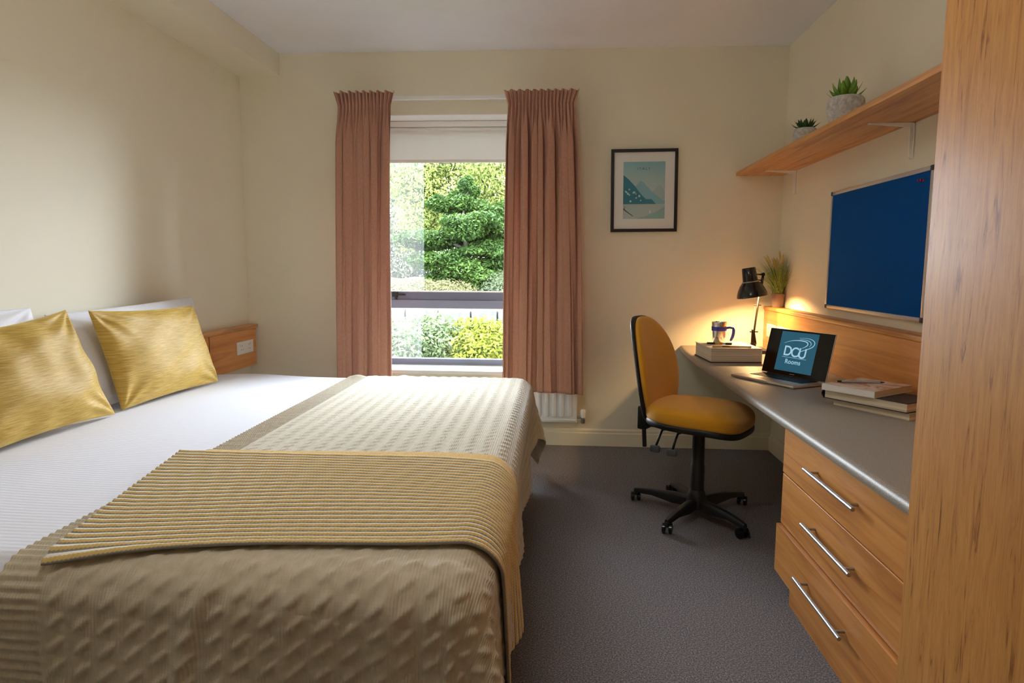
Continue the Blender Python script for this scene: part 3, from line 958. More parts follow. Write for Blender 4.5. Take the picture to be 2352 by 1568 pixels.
wd = empty('wardrobe', (1.1, .8, 0), 'tall oak veneered wardrobe cropped by the right edge of the picture', 'wardrobe')
WX, WY0, WY1 = .80, -.35, 1.530
child(MB().box((WX + .022, WY0, .06), (XR - .002, WY1, 2.30), .002).build('carcass', MT['oak_z'], wd), wd)
child(MB().box((WX + .06, WY0, 0), (XR - .02, WY1 - .02, .06)).build('plinth', MT['oak_z'], wd), wd)
m = MT['oak_door'] = new_mat('oak wardrobe veneer', srgb(206, 146, 84), .44, spec=.4, coat=.06)
bsdf(m).inputs['Coat Roughness'].default_value = .22
v1 = coords(m, (1, 52, 5.0)); v2 = coords(m, (1, 11, .55)); v3 = coords(m, (1, 420, 9))
n1 = noise(m, v1, 1.0, 4, .65, 1.6); n2 = noise(m, v2, 1.0, 3, .6, .8); n3 = noise(m, v3, 1.0, 2, .6)
b1 = ramp(m, n1, [(.31, srgb(136, 82, 36)), (.41, srgb(188, 130, 64)), (.60, srgb(202, 145, 76))])
b2 = ramp(m, n2, [(.3, (.80, .76, .70, 1)), (.7, (1.05, 1.03, 1.0, 1))])
b3 = ramp(m, n3, [(.35, (.82, .78, .72, 1)), (.55, (1, 1, 1, 1))])
x1_ = N(m, 'ShaderNodeMix', data_type='RGBA', blend_type='MULTIPLY'); x1_.inputs['Factor'].default_value = .55
L(m, b1, x1_.inputs['A']); L(m, b2, x1_.inputs['B'])
x2_ = N(m, 'ShaderNodeMix', data_type='RGBA', blend_type='MULTIPLY'); x2_.inputs['Factor'].default_value = .6
L(m, x1_.outputs['Result'], x2_.inputs['A']); L(m, b3, x2_.inputs['B'])
L(m, x2_.outputs['Result'], bsdf(m).inputs['Base Color'])
bump(m, math2(m, 'ADD', n1, mul(m, n3, .6)), .18, .0012)
child(MB().box((WX, 1.295, .07), (WX + .021, WY1, 2.30)).build('door', m, wd), wd)
child(MB().box((WX, .56, .07), (WX + .021, 1.295, 2.30)).build('door', m, wd), wd)
child(MB().box((WX, WY0, .07), (WX + .021, .557, 2.30), .0012).build('door', m, wd), wd)

# ------------------------------------------------------------------ shelf, notice board
SZ = 1.862
sh_ = empty('wall_shelf', (1.3, 3.05, 1.84), 'long oak wall shelf on white brackets above the desk', 'shelf')
child(MB().box((1.152, 1.535, SZ - .024), (XR - .0005, WY - .002, SZ), .002).build('board', MT['oak_y'], sh_), sh_)
def bracket(y):
    mb = MB()
    zt = SZ - .024
    mb.box((1.275, y - .011, zt - .004), (1.4575, y + .011, zt))
    mb.box((1.453, y - .011, zt - .145), (1.4575, y + .011, zt))
    # pressed stiffening web that tapers to both ends
    mb.prism([(1.28, y - .004, zt - .004), (1.44, y - .004, zt - .017), (1.443, y - .004, zt - .140), (1.453, y - .004, zt - .145), (1.453, y - .004, zt - .004)], (0, .008, 0))
    o = child(mb.build('bracket', MT['white'], sh_), sh_)
    for dz in (.05, .115):
        MB().lathe([(.0, -.0012), (.003, -.001), (.004, 0)], 10, Matrix.Translation((1.453, y + .0075, zt - dz)) @ Matrix.Rotation(PI / 2, 4, 'Y')).build('screw', MT['steel_dark'], o)
bracket(4.36); bracket(2.965); bracket(1.75)

nb = empty('notice_board', (1.45, 3.25, 1.02), 'royal blue felt notice board in a slim aluminium frame', 'notice board')
BY0, BY1, BZ0, BZ1 = 2.764, 3.748, 1.026, 1.640
felt = fabric('blue felt', srgb(0, 74, 146), 1400, .10, .95, 0)
child(MB().box((XR - .013, BY0 + .012, BZ0 + .012), (XR - .0005, BY1 - .012, BZ1 - .012)).build('felt', felt, nb), nb)
nb_rails = []
for nm, a, b in (('frame_rail', (BY0, BZ0), (BY1, BZ0 + .018)), ('frame_rail', (BY0, BZ1 - .018), (BY1, BZ1)), ('frame_stile', (BY0, BZ0 + .018), (BY0 + .016, BZ1 - .018)), ('frame_stile', (BY1 - .016, BZ0 + .018), (BY1, BZ1 - .018))):
    nb_rails.append(child(MB().box((XR - .018, a[0], a[1]), (XR - .0005, b[0], b[1]), .002).build(nm, MT['alu'], nb, auto=40), nb))
capm = new_mat('grey corner cap', srgb(70, 72, 86), .5)
for y in (BY0, BY1):
    for z in (BZ0, BZ1):
        yy = (y - .001, y + .02) if y == BY0 else (y - .02, y + .001)
        zz = (z - .001, z + .02) if z == BZ0 else (z - .02, z + .001)
        MB().box((XR - .0195, yy[0], zz[0]), (XR - .001, yy[1], zz[1]), .003).build('corner_cap', capm, nb_rails[0 if z == BZ0 else 1], auto=40)
pin_m = new_mat('red push pin', srgb(150, 16, 50), .3)
for y, lab in ((2.838, 'red push pin nearer the wardrobe on the blue notice board'), (2.858, 'red push pin farther from the wardrobe on the blue notice board')):
    t = empty('push_pin', (XR - .013, y, 1.592), lab, 'push pin', group='red push pins')
    mt_ = Matrix.Translation((XR - .013, y, 1.592)) @ Matrix.Rotation(-PI / 2, 4, 'Y')
    child(MB().lathe([(.006, 0), (.006, .002), (.0035, .004), (.003, .008), (.005, .010), (.005, .012)], 14, mt_).build('head', pin_m, t, auto=40), t)

# ------------------------------------------------------------------ plants on the shelf
pot_m = new_mat('carved grey stoneware', srgb(196, 192, 184), .85, spec=.2)
vv = coords(pot_m)
vo = N(pot_m, 'ShaderNodeTexVoronoi', feature='DISTANCE_TO_EDGE'); vo.inputs['Scale'].default_value = 42.0
L(pot_m, vv, vo.inputs['Vector'])
L(pot_m, ramp(pot_m, noise(pot_m, vv, 60, 3), [(.3, srgb(166, 162, 156)), (.7, srgb(214, 210, 202))]), bsdf(pot_m).inputs['Base Color'])
bump(pot_m, noise(pot_m, vv, 90, 3), .3, .002)
leaf_a = new_mat('bright succulent leaf', srgb(112, 156, 44), .5)
leaf_b = new_mat('dark succulent leaf', srgb(52, 86, 34), .5)
soil = new_mat('dark soil', (.02, .014, .01, 1), 1.0)

def pot_mesh(prof, seg=48, pattern=0.0, nrow=3, ncol=9):
    """lathe with carved nested diamonds in the outer wall"""
    vs = []; fs = []
    n = len(prof)
    zmax = max(p[1] for p in prof)
    for (r, z, carve) in [(p[0], p[1], p[2] if len(p) > 2 else 0) for p in prof]:
        for k in range(seg):
            a = 2 * PI * k / seg
            d = 0
            if carve:
                u = (a / (2 * PI) * ncol) % 1.0; v_ = (z / zmax * nrow) % 1.0
                q = abs(u - .5) + abs(v_ - .5)
                d = pattern * (0.5 + 0.5 * math.cos(q * 2 * PI * 3.0))
            vs.append(((r + d) * math.cos(a), (r + d) * math.sin(a), z))
    for i in range(n - 1):
        for k in range(seg):
            k2 = (k + 1) % seg
            fs.append((i * seg + k, i * seg + k2, (i + 1) * seg + k2, (i + 1) * seg + k))
    fs.append(tuple(reversed(range(seg)))); fs.append(tuple((n - 1) * seg + k for k in range(seg)))
    return MB().add(vs, fs)

def leaf_mesh(L_, W, T, curl, tip):
    """fleshy pointed leaf along +x, curling up"""
    prof = []
    n = 9
    vs = []; fs = []
    for i in range(n):
        t = i / (n - 1)
        w = W * (math.sin(PI * min(1, (t * .86 + .10))) ** .8) * (1 - tip * t ** 3)
        if i == n - 1: w = .0006
        th = T * (1 - .7 * t)
        x = L_ * t * math.cos(curl * t); z = L_ * t * math.sin(curl * t) * .9
        for (a, b) in ((-1, .25), (0, -.9), (1, .25), (0, .35)):
            vs.append((x, w / 2 * a, z + th / 2 * b))
    for i in range(n - 1):
        for k in range(4):
            k2 = (k + 1) % 4
            fs.append((i * 4 + k, i * 4 + k2, (i + 1) * 4 + k2, (i + 1) * 4 + k))
    fs.append((0, 1, 2, 3)); fs.append(tuple((n - 1) * 4 + k for k in (3, 2, 1, 0)))
    return MB().add(vs, fs)

def succulent(loc, prof, pat, leafs, mat, label, z_leaf, soil_r):
    t = empty('potted_succulent', loc, label, 'plant', group='succulents on the shelf')
    po = pot_mesh(prof, 72, pat).build('pot', pot_m, t, auto=50)
    MB().lathe([(0, z_leaf - .004), (soil_r, z_leaf - .006)], 24).build('soil', soil, t)
    cache = {}
    for (az, el, Ls, W) in leafs:
        key = (Ls, W)
        if key not in cache:
            lo = leaf_mesh(Ls, W, .007, .35, .55).build('leaf', mat, t, smooth=True)
            cache[key] = lo
        else:
            lo = cache[key].copy(); link(lo, t)
        lo.location = (.006 * math.cos(az), .006 * math.sin(az), z_leaf)
        lo.rotation_euler = (0, -el, az)
    return t
ring = []
for k in range(8): ring.append((k * PI / 4 + .2, .22, .090, .034))
for k in range(7): ring.append((k * 2 * PI / 7 + .5, .62, .098, .040))
for k in range(6): ring.append((k * PI / 3 + .1, .98, .105, .044))
for k in range(3): ring.append((k * 2 * PI / 3 + .9, 1.28, .110, .040))
big_prof = [(.038, 0, 0), (.050, .002, 1)] + [(.050 + .026 * math.sin(min(1, j / 9) * PI * .62), .004 + j * .0135, 1) for j in range(1, 10)] + [(.070, .134, 0), (.065, .138, 0), (.060, .134, 0), (.056, .11, 0)]
succulent((1.272, 3.205, SZ), big_prof, .0035, ring, leaf_a, 'bright green pointed succulent in the larger carved grey pot', .122, .056)
ring2 = []
for k in range(9): ring2.append((k * 2 * PI / 9 + .2, .10, .072, .026))
for k in range(8): ring2.append((k * 2 * PI / 8 + .5, .45, .066, .026))
for k in range(6): ring2.append((k * 2 * PI / 6 + .3, .85, .058, .024))
for k in range(3): ring2.append((k * 2 * PI / 3, 1.2, .050, .022))
sm_prof = [(.036, 0, 0), (.044, .002, 1)] + [(.044 + .014 * math.sin(min(1, j / 6) * PI * .7), .004 + j * .0145, 1) for j in range(1, 7)] + [(.052, .098, 0), (.047, .100, 0), (.044, .088, 0)]
succulent((1.272, 3.70, SZ), sm_prof, .0025, ring2, leaf_b, 'dark green rosette succulent in the small grey pot near the corner', .096, .044)

# leaning frame on the shelf beside the wardrobe
lf = empty('leaning_frame', (1.2, 2.05, SZ), 'black picture frame leaning on the shelf beside the wardrobe', 'picture frame')
lean = Matrix.Translation((1.215, 2.335, SZ)) @ Matrix.Rotation(.235, 4, 'Y')
def lbox(a, b, r=0):
    mb = MB().box(a, b, r); mb.v = [lean @ Vector(p) for p in mb.v]; return mb
FW_, FH_ = .42, .56
for nm, a, b in (('frame_stile', (0, -.03, 0), (.016, 0, FH_)), ('frame_stile', (0, -FW_, 0), (.016, -FW_ + .03, FH_)), ('frame_rail', (0, -FW_ + .03, 0), (.016, -.03, .03)), ('frame_rail', (0, -FW_ + .03, FH_ - .03), (.016, -.03, FH_))):
    child(lbox(a, b, .001).build(nm, MT['black_frame'], lf), lf)
child(lbox((.005, -FW_ + .03, .03), (.012, -.03, FH_ - .03)).build('mount', new_mat('pale mount card', srgb(226, 222, 214), .8), lf), lf)

# ------------------------------------------------------------------ desk things
# lamp
lp = empty('desk_lamp', (1.222, 4.28, DZ), 'black angle-poise desk lamp, lit, at the far corner of the desk', 'lamp')
bx, by = 1.222, 4.28
child(MB().box((1.150, 4.18, DZ), (1.305, 4.38, DZ + .022), .006).build('base', new_mat('black lamp base', (.015, .013, .012, 1), .4), lp, auto=40), lp)
child(MB().box((bx - .016, by - .016, DZ + .022), (bx + .016, by + .016, DZ + .06), .005).build('base_pivot', MT['black_gloss'], lp, auto=40), lp)
mb = MB()
mb.prism([(bx - .014, by - .004, DZ + .05), (bx + .022, by - .004, DZ + .05), (bx + .006, by - .004, DZ + .135), (bx - .012, by - .004, DZ + .145)], (0, .008, 0))
child(mb.build('knuckle', MT['black_gloss'], lp), lp)
e0 = Vector((bx - .002, by, DZ + .12)); e1 = Vector((bx + .026, by, 1.115)); e2 = Vector((bx + .040, by, 1.198))
child(MB().tube([e0 - Vector((0, .006, 0)), e1 - Vector((0, .006, 0))], .0042, 8).tube([e0 + Vector((.008, .006, 0)), e1 + Vector((.008, .006, 0))], .0042, 8).build('lower_arm', MT['steel_dark'], lp, smooth=True), lp)
for s in (-1, 1):
    pts = []
    a0 = e0 + Vector((-.012 * 1 if s < 0 else .026, 0, .012)); a1 = e0.lerp(e1, .62) + Vector((-.014 if s < 0 else .016, 0, 0))
    for k in range(60):
        t = k / 59
        q = a0.lerp(a1, t); an = t * 2 * PI * 14
        pts.append(q + Vector((math.cos(an) * .0035, math.sin(an) * .0035, 0)))
    child(MB().tube(pts, .0009, 5).build('spring', MT['chrome'], lp, smooth=True), lp)
child(MB().box(e0.lerp(e1, .62) - Vector((.02, .004, .004)), e0.lerp(e1, .62) + Vector((.024, .004, .004)), .002).build('spring_bar', MT['steel_dark'], lp), lp)
child(MB().box(e0 - Vector((.022, .004, -.004)), e0 + Vector((.03, .004, .012)), .002).build('spring_bar', MT['steel_dark'], lp), lp)
child(MB().tube([e1 + Vector((0, -.005, 0)), e2], .005, 8).tube([e1 + Vector((.012, .005, -.01)), e2 + Vector((.008, 0, .012))], .004, 8).build('elbow_link', MT['black_gloss'], lp, smooth=True), lp)
child(MB().lathe([(.011, -.012), (.011, .012)], 14, Matrix.Translation(e2) @ Matrix.Rotation(PI / 2, 4, 'X')).build('elbow_joint', MT['black_gloss'], lp, auto=40), lp)
Sc = Vector((1.193, 4.24, 1.060))           # centre of the shade mouth
axis = Vector((-.165, .02, 1)).normalized()
Q = axis.to_track_quat('Z', 'Y').to_matrix().to_4x4()
SM = Matrix.Translation(Sc) @ Q
prof_o = [(.090, .0), (.091, .008), (.088, .022), (.080, .045), (.068, .068), (.055, .086), (.049, .092), (.049, .096), (.045, .098), (.043, .13), (.0405, .178), (.0385, .180)]
prof_i = [(.0375, .176), (.041, .12), (.044, .094), (.052, .086), (.065, .067), (.077, .044), (.085, .022), (.088, .008), (.0885, .001)]
shade_m = new_mat('black lamp shade enamel', (.008, .008, .009, 1), .16, spec=.6)
child(MB().lathe(prof_o + prof_i, 48, SM, closed=True).build('shade', shade_m, lp, auto=50), lp)
child(MB().lathe([(.0495, .091), (.0505, .093), (.0505, .0955), (.0495, .097)], 48, SM).build('shade_ring', MT['chrome'], lp, smooth=True), lp)
child(MB().lathe([(0, .174), (.037, .174)], 24, SM).build('shade_cap', shade_m, lp), lp)
neck = SM @ Vector((.045, 0, .14)); neck2 = SM @ Vector((.047, 0, .105))
child(MB().tube([neck, e2], .005, 8).tube([neck2, e2 - Vector((.002, 0, .035))], .004, 8).build('shade_link', MT['black_gloss'], lp, smooth=True), lp)
bulb_m = emit('warm bulb', (1.0, .62, .26, 1), 12.0)
child(MB().lathe([(0, .066), (.014, .068), (.022, .078), (.020, .092), (.013, .108), (.013, .13)], 20, SM).build('bulb', bulb_m, lp, smooth=True), lp)
ll = bpy.data.lights.new('desk_lamp_light', 'POINT')
ll.energy = LAMP_W
ll.color = (1.0, .60, .25)
ll.shadow_soft_size = .028
lo = bpy.data.objects.new('desk_lamp_light', ll)
lo.location = SM @ Vector((0, 0, .046))
link(lo, lp)
lo.matrix_parent_inverse = Matrix.Translation(lp.location).inverted()

# big text book with mug and markers
def oriented(P, th):
    return Matrix.Translation(P) @ Matrix.Rotation(th, 4, 'Z')
def obox(mat, a, b, r=0, seg=2):
    mb = MB().box(a, b, r, seg); mb.v = [mat @ Vector(p) for p in mb.v]; return mb
page_m = new_mat('book page edges', srgb(226, 214, 190), .9)
vv = coords(page_m, (2, 2, 700))
L(page_m, ramp(page_m, noise(page_m, vv, 1.0, 2), [(.35, srgb(198, 184, 158)), (.65, srgb(236, 226, 204))]), bsdf(page_m).inputs['Base Color'])
def book(name, mat4, w, d, h, cover, label, ct=.003, spine='left', over=.004, group=None, cover_top=None, hard=True):
    """w along local x, d along local y; spine side has no page edge"""
    t = empty(name, mat4.translation, label, 'book', group=group)
    o = lambda mb, nm, mt, **k: child(mb.build(nm, mt, t, **k), t)
    sx0 = (over, over, over, over)
    i = {'left': [0, over, over, over], 'right': [over, 0, over, over], 'front': [over, over, 0, over], 'back': [over, over, over, 0]}[spine]
    o(obox(mat4, (i[0] + (ct if spine == 'left' else 0), i[2] + (ct if spine == 'front' else 0), ct), (w - i[1] - (ct if spine == 'right' else 0), d - i[3] - (ct if spine == 'back' else 0), h - ct)), 'page_block', page_m)
    o(obox(mat4, (0, 0, 0), (w, d, ct), .0008), 'back_cover', cover)
    o(obox(mat4, (0, 0, h - ct), (w, d, h), .0008), 'front_cover', cover_top or cover)
    sp = {'left': ((0, 0, ct), (ct, d, h - ct)), 'right': ((w - ct, 0, ct), (w, d, h - ct)), 'front': ((0, 0, ct), (w, ct, h - ct)), 'back': ((0, d - ct, ct), (w, d, h - ct))}[spine]
    o(obox(mat4, *sp), 'spine', cover)
    return t
BM = oriented((.828, 4.095, DZ), -1.509)
BH = .082
cov_w = new_mat('cream book cover', srgb(236, 228, 206), .5)
cov_d = new_mat('dark book board', srgb(60, 50, 42), .6)
t = empty('text_book', (.83, 4.03, DZ), 'thick pale textbook lying under the steel mug', 'book')
child(obox(BM, (.003, .003, .006), (.328, .280, BH - .003)).build('page_block', page_m, t), t)
child(obox(BM, (-.002, -.002, 0), (.333, .284, .006), .001).build('back_cover', cov_d, t), t)
child(obox(BM, (-.002, -.002, BH - .003), (.333, .284, BH), .001).build('front_cover', cov_w, t), t)
child(obox(BM, (-.002, .280, .006), (.333, .284, BH - .003)).build('spine', cov_w, t), t)
ZT = DZ + BH
# mug
steel_mug = new_mat('stainless steel', (.78, .76, .74, 1), .22, metal=1.0)
mg = empty('travel_mug', (.952, 4.035, ZT), 'stainless steel mug with a blue band and handle standing on the textbook', 'mug')
GM = Matrix.Translation((.952, 4.035, ZT))
child(MB().lathe([(.030, 0), (.033, .003), (.0375, .04), (.042, .10), (.0435, .124), (.0425, .126), (.041, .122), (.038, .06), (.032, .008), (0, .008)], 40, GM).build('cup', steel_mug, mg, auto=50), mg)
blue_m = new_mat('blue plastic', srgb(58, 62, 170), .4)
child(MB().lathe([(.0405, .074), (.0435, .074), (.0445, .098), (.0415, .098)], 40, GM, closed=True).build('band', blue_m, mg, auto=50), mg)
hdir = Vector((.93, -.36, 0)).normalized()
hp = [GM @ (hdir * a + Vector((0, 0, b))) for a, b in ((.040, .090), (.060, .094), (.078, .092), (.083, .080), (.082, .060), (.078, .040), (.070, .022), (.066, .016))]
child(MB().tube(hp, [.007, .007, .008, .009, .009, .009, .008, .006], 10).build('handle', blue_m, mg, smooth=True), mg)
# markers on the book
def marker(p0, p1, r, cols, label, cap='black marker cap'):
    p0, p1 = Vector(p0), Vector(p1)
    t = empty('marker_pen', p0, label, 'pen', group='pens on the textbook')
    n = len(cols)
    names = ['cap', 'barrel', 'grip', 'band', 'end_plug', 'barrel']
    x = 0.0
    for k, (frac, c) in enumerate(cols):
        a = p0.lerp(p1, x); b = p0.lerp(p1, x + frac); x += frac
        child(MB().tube([a, b], r * (1.0 if k % 2 == 0 else .9), 12).build(names[k % len(names)], new_mat('marker tint', c, .35), t, auto=50), t)
    return t
marker((.868, 3.960, ZT + .0065), (1.005, 3.940, ZT + .0065), .0062, [(.32, srgb(28, 22, 20)), (.18, srgb(216, 190, 60)), (.12, srgb(226, 110, 50)), (.12, srgb(150, 190, 220)), (.26, srgb(40, 30, 24))], 'dark marker pen with a rainbow band lying in front of the mug')
marker((.862, 3.795, ZT + .006), (1.075, 3.795, ZT + .006), .0055, [(.25, srgb(210, 180, 120)), (.2, srgb(120, 90, 60)), (.25, srgb(220, 150, 130)), (.22, srgb(200, 180, 140)), (.08, srgb(190, 170, 160))], 'pale pink and tan pen along the near edge of the textbook')

# laptop
LM = oriented((.842, 3.295, DZ), -1.06)
LW, LD, LH = .378, .205, .014
lt = empty('laptop', (.95, 3.15, DZ), 'open silver laptop with black keyboard on the desk', 'laptop')
lap_m = new_mat('silver laptop aluminium', (.62, .60, .58, 1), .35, metal=.8)
child(obox(LM, (0, 0, .002), (LW, LD, LH), .004).build('base', lap_m, lt, auto=40), lt)
for a in (.03, LW - .05):
    for b in (.02, LD - .03):
        child(obox(LM, (a, b, 0), (a + .02, b + .01, .0025)).build('foot', MT['black'], lt), lt)
kb = child(obox(LM, (.035, .088, LH - .0005), (LW - .035, LD - .018, LH + .0006)).build('keyboard_well', MT['black'], lt), lt)
key_me = None
kw = (LW - .07) / 14
for r_ in range(5):
    for c_ in range(14):
        ky = .090 + r_ * .0192; kx = .035 + c_ * kw
        if key_me is None:
            ko = MB().box((0, 0, 0), (kw - .003, .0162, .0016)).build('key', MT['black'], kb)
            key_me = ko.data
        else:
            ko = bpy.data.objects.new('key', key_me); link(ko, kb)
        ko.matrix_local = LM @ Matrix.Translation((kx + .0015, ky, LH + .0004))
child(obox(LM, (LW / 2 - .065, .012, LH - .0002), (LW / 2 + .065, .080, LH + .0003)).build('trackpad', new_mat('trackpad', (.5, .48, .46, 1), .3, metal=.6), lt), lt)
LIDA, LIDH = 1.33, .222
LID = LM @ Matrix.Translation((0, LD - .006, LH + .002)) @ Matrix.Rotation(LIDA, 4, 'X')
lid = child(obox(LID, (0, 0, -.006), (LW, LIDH, 0), .0028).build('lid', lap_m, lt, auto=40), lt)
obox(LID, (.002, .002, 0), (LW - .002, LIDH - .002, .0012), .0006).build('bezel', new_mat('black screen glass', (.003, .003, .004, 1), .12, spec=.4), lid)
scr_m = emit('teal screen picture', srgb(30, 88, 110), 0.9)
obox(LID, (.205 * LW, .020, .0012), (.775 * LW, LIDH - .010, .0016)).build('display', scr_m, lid)
logo_m = emit('white screen logo', srgb(160, 198, 214), 1.0)
sx, sy, sw_, sh2 = .205 * LW, .020, .57 * LW, LIDH - .030
def S(u, v_): return (sx + sw_ * u, sy + sh2 * v_)
def ribbon(name, path, widths):
    """flat screen graphic along a smooth path"""
    P_ = [Vector(S(*p)) for p in path]
    Q_ = []
    n = len(P_)
    W_ = []
    for i in range(n - 1):
        p0, p1, p2, p3 = P_[max(i - 1, 0)], P_[i], P_[i + 1], P_[min(i + 2, n - 1)]
        for k in range(6):
            t = k / 6
            Q_.append(.5 * ((2 * p1) + (p2 - p0) * t + (2 * p0 - 5 * p1 + 4 * p2 - p3) * t * t + (3 * p1 - p0 - 3 * p2 + p3) * t ** 3))
            W_.append(widths[i] * (1 - t) + widths[i + 1] * t)
    Q_.append(P_[-1]); W_.append(widths[-1])
    mb = MB(); vs = []; fs = []
    for i, p in enumerate(Q_):
        d = (Q_[min(i + 1, len(Q_) - 1)] - Q_[max(i - 1, 0)]).normalized()
        nn = Vector((-d.y, d.x)) * W_[i] * .5
        for s in (1, -1):
            vs.append(LID @ Vector((p.x + nn.x * s, p.y + nn.y * s, .0019)))
    for i in range(len(Q_) - 1):
        fs.append((2 * i, 2 * i + 1, 2 * i + 3, 2 * i + 2))
    mb.add(vs, fs)
    return mb.build(name, logo_m, lid)
wS = .0036
ribbon('logo_swoosh', [(.12, .70), (.28, .765), (.48, .80), (.66, .795), (.74, .765), (.75, .71), (.69, .655), (.60, .605)], [.001, .002, .0035, .0045, .005, .005, .003, .001])
ribbon('logo_swoosh', [(.52, .835), (.68, .832), (.80, .80), (.84, .735), (.80, .675)], [.001, .002, .003, .003, .001])
ribbon('logo_swoosh', [(.50, .865), (.68, .875), (.84, .855), (.925, .785), (.90, .695), (.80, .625), (.64, .55), (.575, .51), (.565, .45), (.575, .40)], [.0008, .0014, .0025, .0036, .004, .0036, .003, .004, .005, .005])
ribbon('rule_line', [(.14, .355), (.5, .352), (.80, .35)], [.0016, .0016, .0016])
def lid_text(s, u, v_, size, spacing=1.0, bold=True):
    mtx = LID @ Matrix.Translation((*S(u, v_), .0018))
    return text_obj('logo_lettering', s, size, logo_m, lid, mtx, .0001, bold, spacing)
lid_text('D', .265, .50, .068); lid_text('C', .46, .485, .066); lid_text('U', .665, .475, .068)
lid_text('Rooms', .46, .245, .031, 1.05)
obox(LID, (LW / 2 - .014, .008, .0012), (LW / 2 + .014, .011, .0015)).build('maker_mark', new_mat('grey mark', (.25, .25, .25, 1), .5), lid)
child(obox(LM, (.04, LD - .012, LH - .002), (LW - .04, LD - .002, LH + .004), .002).build('hinge', MT['black'], lt), lt)

# stack of books by the wardrobe
paper_m = page_m
B1 = oriented((1.066, 2.645, DZ), -1.037)
book('hardback_book', B1, .31, .17, .026, new_mat('pale green book cloth', srgb(170, 166, 146), .7), 'pale hardback at the bottom of the book stack by the wardrobe', ct=.002, spine='back', group='books stacked on the desk')
B2 = oriented((1.034, 2.655, DZ + .026), -.99)
mid = empty('hardback_book', (1.1, 2.6, DZ + .026), 'dark-bound hardback in the middle of the book stack', 'book', group='books stacked on the desk')
dkc = new_mat('dark green book cloth', srgb(34, 38, 44), .5)
child(obox(B2, (.006, .004, .003), (.325, .180, .033)).build('page_block', page_m, mid), mid)
child(obox(B2, (0, 0, 0), (.33, .185, .003), .001).build('back_cover', dkc, mid), mid)
child(obox(B2, (0, 0, .033), (.33, .185, .036), .001).build('front_cover', dkc, mid), mid)
spm = MB()
poly = [Vector((0.004 - .012 * math.sin(PI * k / 10), 0, .036 * k / 10)) for k in range(11)]
poly += [Vector((0.007 - .012 * math.sin(PI * k / 10), 0, .036 * k / 10)) for k in reversed(range(11))]
spm.prism([B2 @ p for p in poly], (B2.to_3x3() @ Vector((0, .185, 0))))
child(spm.build('spine', dkc, mid, auto=40), mid)
art = new_mat('photo cover', srgb(214, 196, 180), .35)
vv = coords(art)
L(art, ramp(art, noise(art, vv, 9.0, 3, .6, .6), [(.36, srgb(232, 226, 218)), (.5, srgb(214, 190, 170)), (.58, srgb(170, 108, 74)), (.68, srgb(224, 206, 190))]), bsdf(art).inputs['Base Color'])
B3 = oriented((1.018, 2.63, DZ + .062), -.93)
book('paperback_book', B3, .205, .265, .024, new_mat('white paperback cover', srgb(228, 228, 226), .45), 'white paperback with a brown photo cover on top of the book stack', ct=.0012, spine='front', group='books stacked on the desk', cover_top=art, over=.001)
t = empty('ballpoint_pen', (1.1, 2.6, DZ + .09), 'slim grey pen lying on the top paperback', 'pen')
pa, pb = B3 @ Vector((.03, .08, .029)), B3 @ Vector((.12, .19, .029))
child(MB().tube([pa, pb], .0048, 10).build('barrel', new_mat('grey pen barrel', srgb(160, 164, 168), .35), t, auto=50), t)
child(MB().tube([pb, pb.lerp(pa, -.12)], [.0048, .0015], 10).build('tip', MT['steel_dark'], t), t)
child(MB().tube([pa.lerp(pb, -.10), pa], .004, 10).build('cap', MT['black'], t), t)

# grass plant on the panel ledge
gp = empty('potted_grass', (1.413, 4.45, .985), 'artificial grass plant in a small taupe pot on the panel ledge', 'plant')
MB().lathe([(.031, 0), (.033, .002), (.042, .080), (.0435, .082), (.0435, .088), (.041, .088), (.040, .08)], 28).build('pot', new_mat('taupe pot', srgb(128, 104, 92), .8), gp, auto=50)
MB().lathe([(0, .080), (.040, .078)], 20).build('soil', soil, gp)
def blades(n, hmin, hmax, spread, wid, seed, lean_bias=(0, 0)):
    r = random.Random(seed); mb = MB()
    for k in range(n):
        a = r.uniform(0, 2 * PI); rr = .032 * math.sqrt(r.random())
        x, y = rr * math.cos(a), rr * math.sin(a)
        h = r.uniform(hmin, hmax); out = spread * (.35 + .65 * r.random()) * (rr / .032 + .3)
        dx, dy = out * math.cos(a) + lean_bias[0], out * math.sin(a) + lean_bias[1]
        vs = []; fs = []
        pa_ = a + PI / 2 + r.uniform(-.6, .6)
        for i in range(5):
            t = i / 4
            w = wid * (1 - .9 * t)
            # hangs clear of the wall
            X_ = min(x + dx * t * t, .038); Y_ = y + dy * t * t; Y_ = min(Y_, .14)
            Z_ = .078 + h * (t - .12 * t * t)
            for s in (-1, 1): vs.append((X_ + s * w * math.cos(pa_), Y_ + s * w * math.sin(pa_), Z_))
        for i in range(4): fs.append((2 * i, 2 * i + 1, 2 * i + 3, 2 * i + 2))
        mb.add(vs, fs)
    return mb
gm = new_mat('grass blade green', srgb(92, 122, 52), .6)
L(gm, ramp(gm, noise(gm, coords(gm), 60.0, 2), [(.3, srgb(70, 104, 40)), (.7, srgb(146, 172, 92))]), bsdf(gm).inputs['Base Color'])
o = blades(620, .12, .27, .15, .0018, 5, (-.02, 0)).build('grass_blades', gm, gp); o['kind'] = 'stuff'
seed_m = new_mat('straw seed head', srgb(206, 178, 104), .8)
r = random.Random(8)
for k in range(9):
    a = r.uniform(0, 2 * PI); b = (.03 + .03 * r.random())
    x, y = min(b * math.cos(a) - .015, .03), b * math.sin(a) * 1.3
    z0_ = .078 + .16 + .06 * r.random()
    pts = [(x * .8, y * .8, z0_), (x, y, z0_ + .03), (x * 1.15 - .004, y * 1.2, z0_ + .055), (x * 1.25 - .006, y * 1.5, z0_ + .07)]
    MB().tube(pts, [.002, .006, .0055, .001], 7).build('seed_head', seed_m, gp, smooth=True)

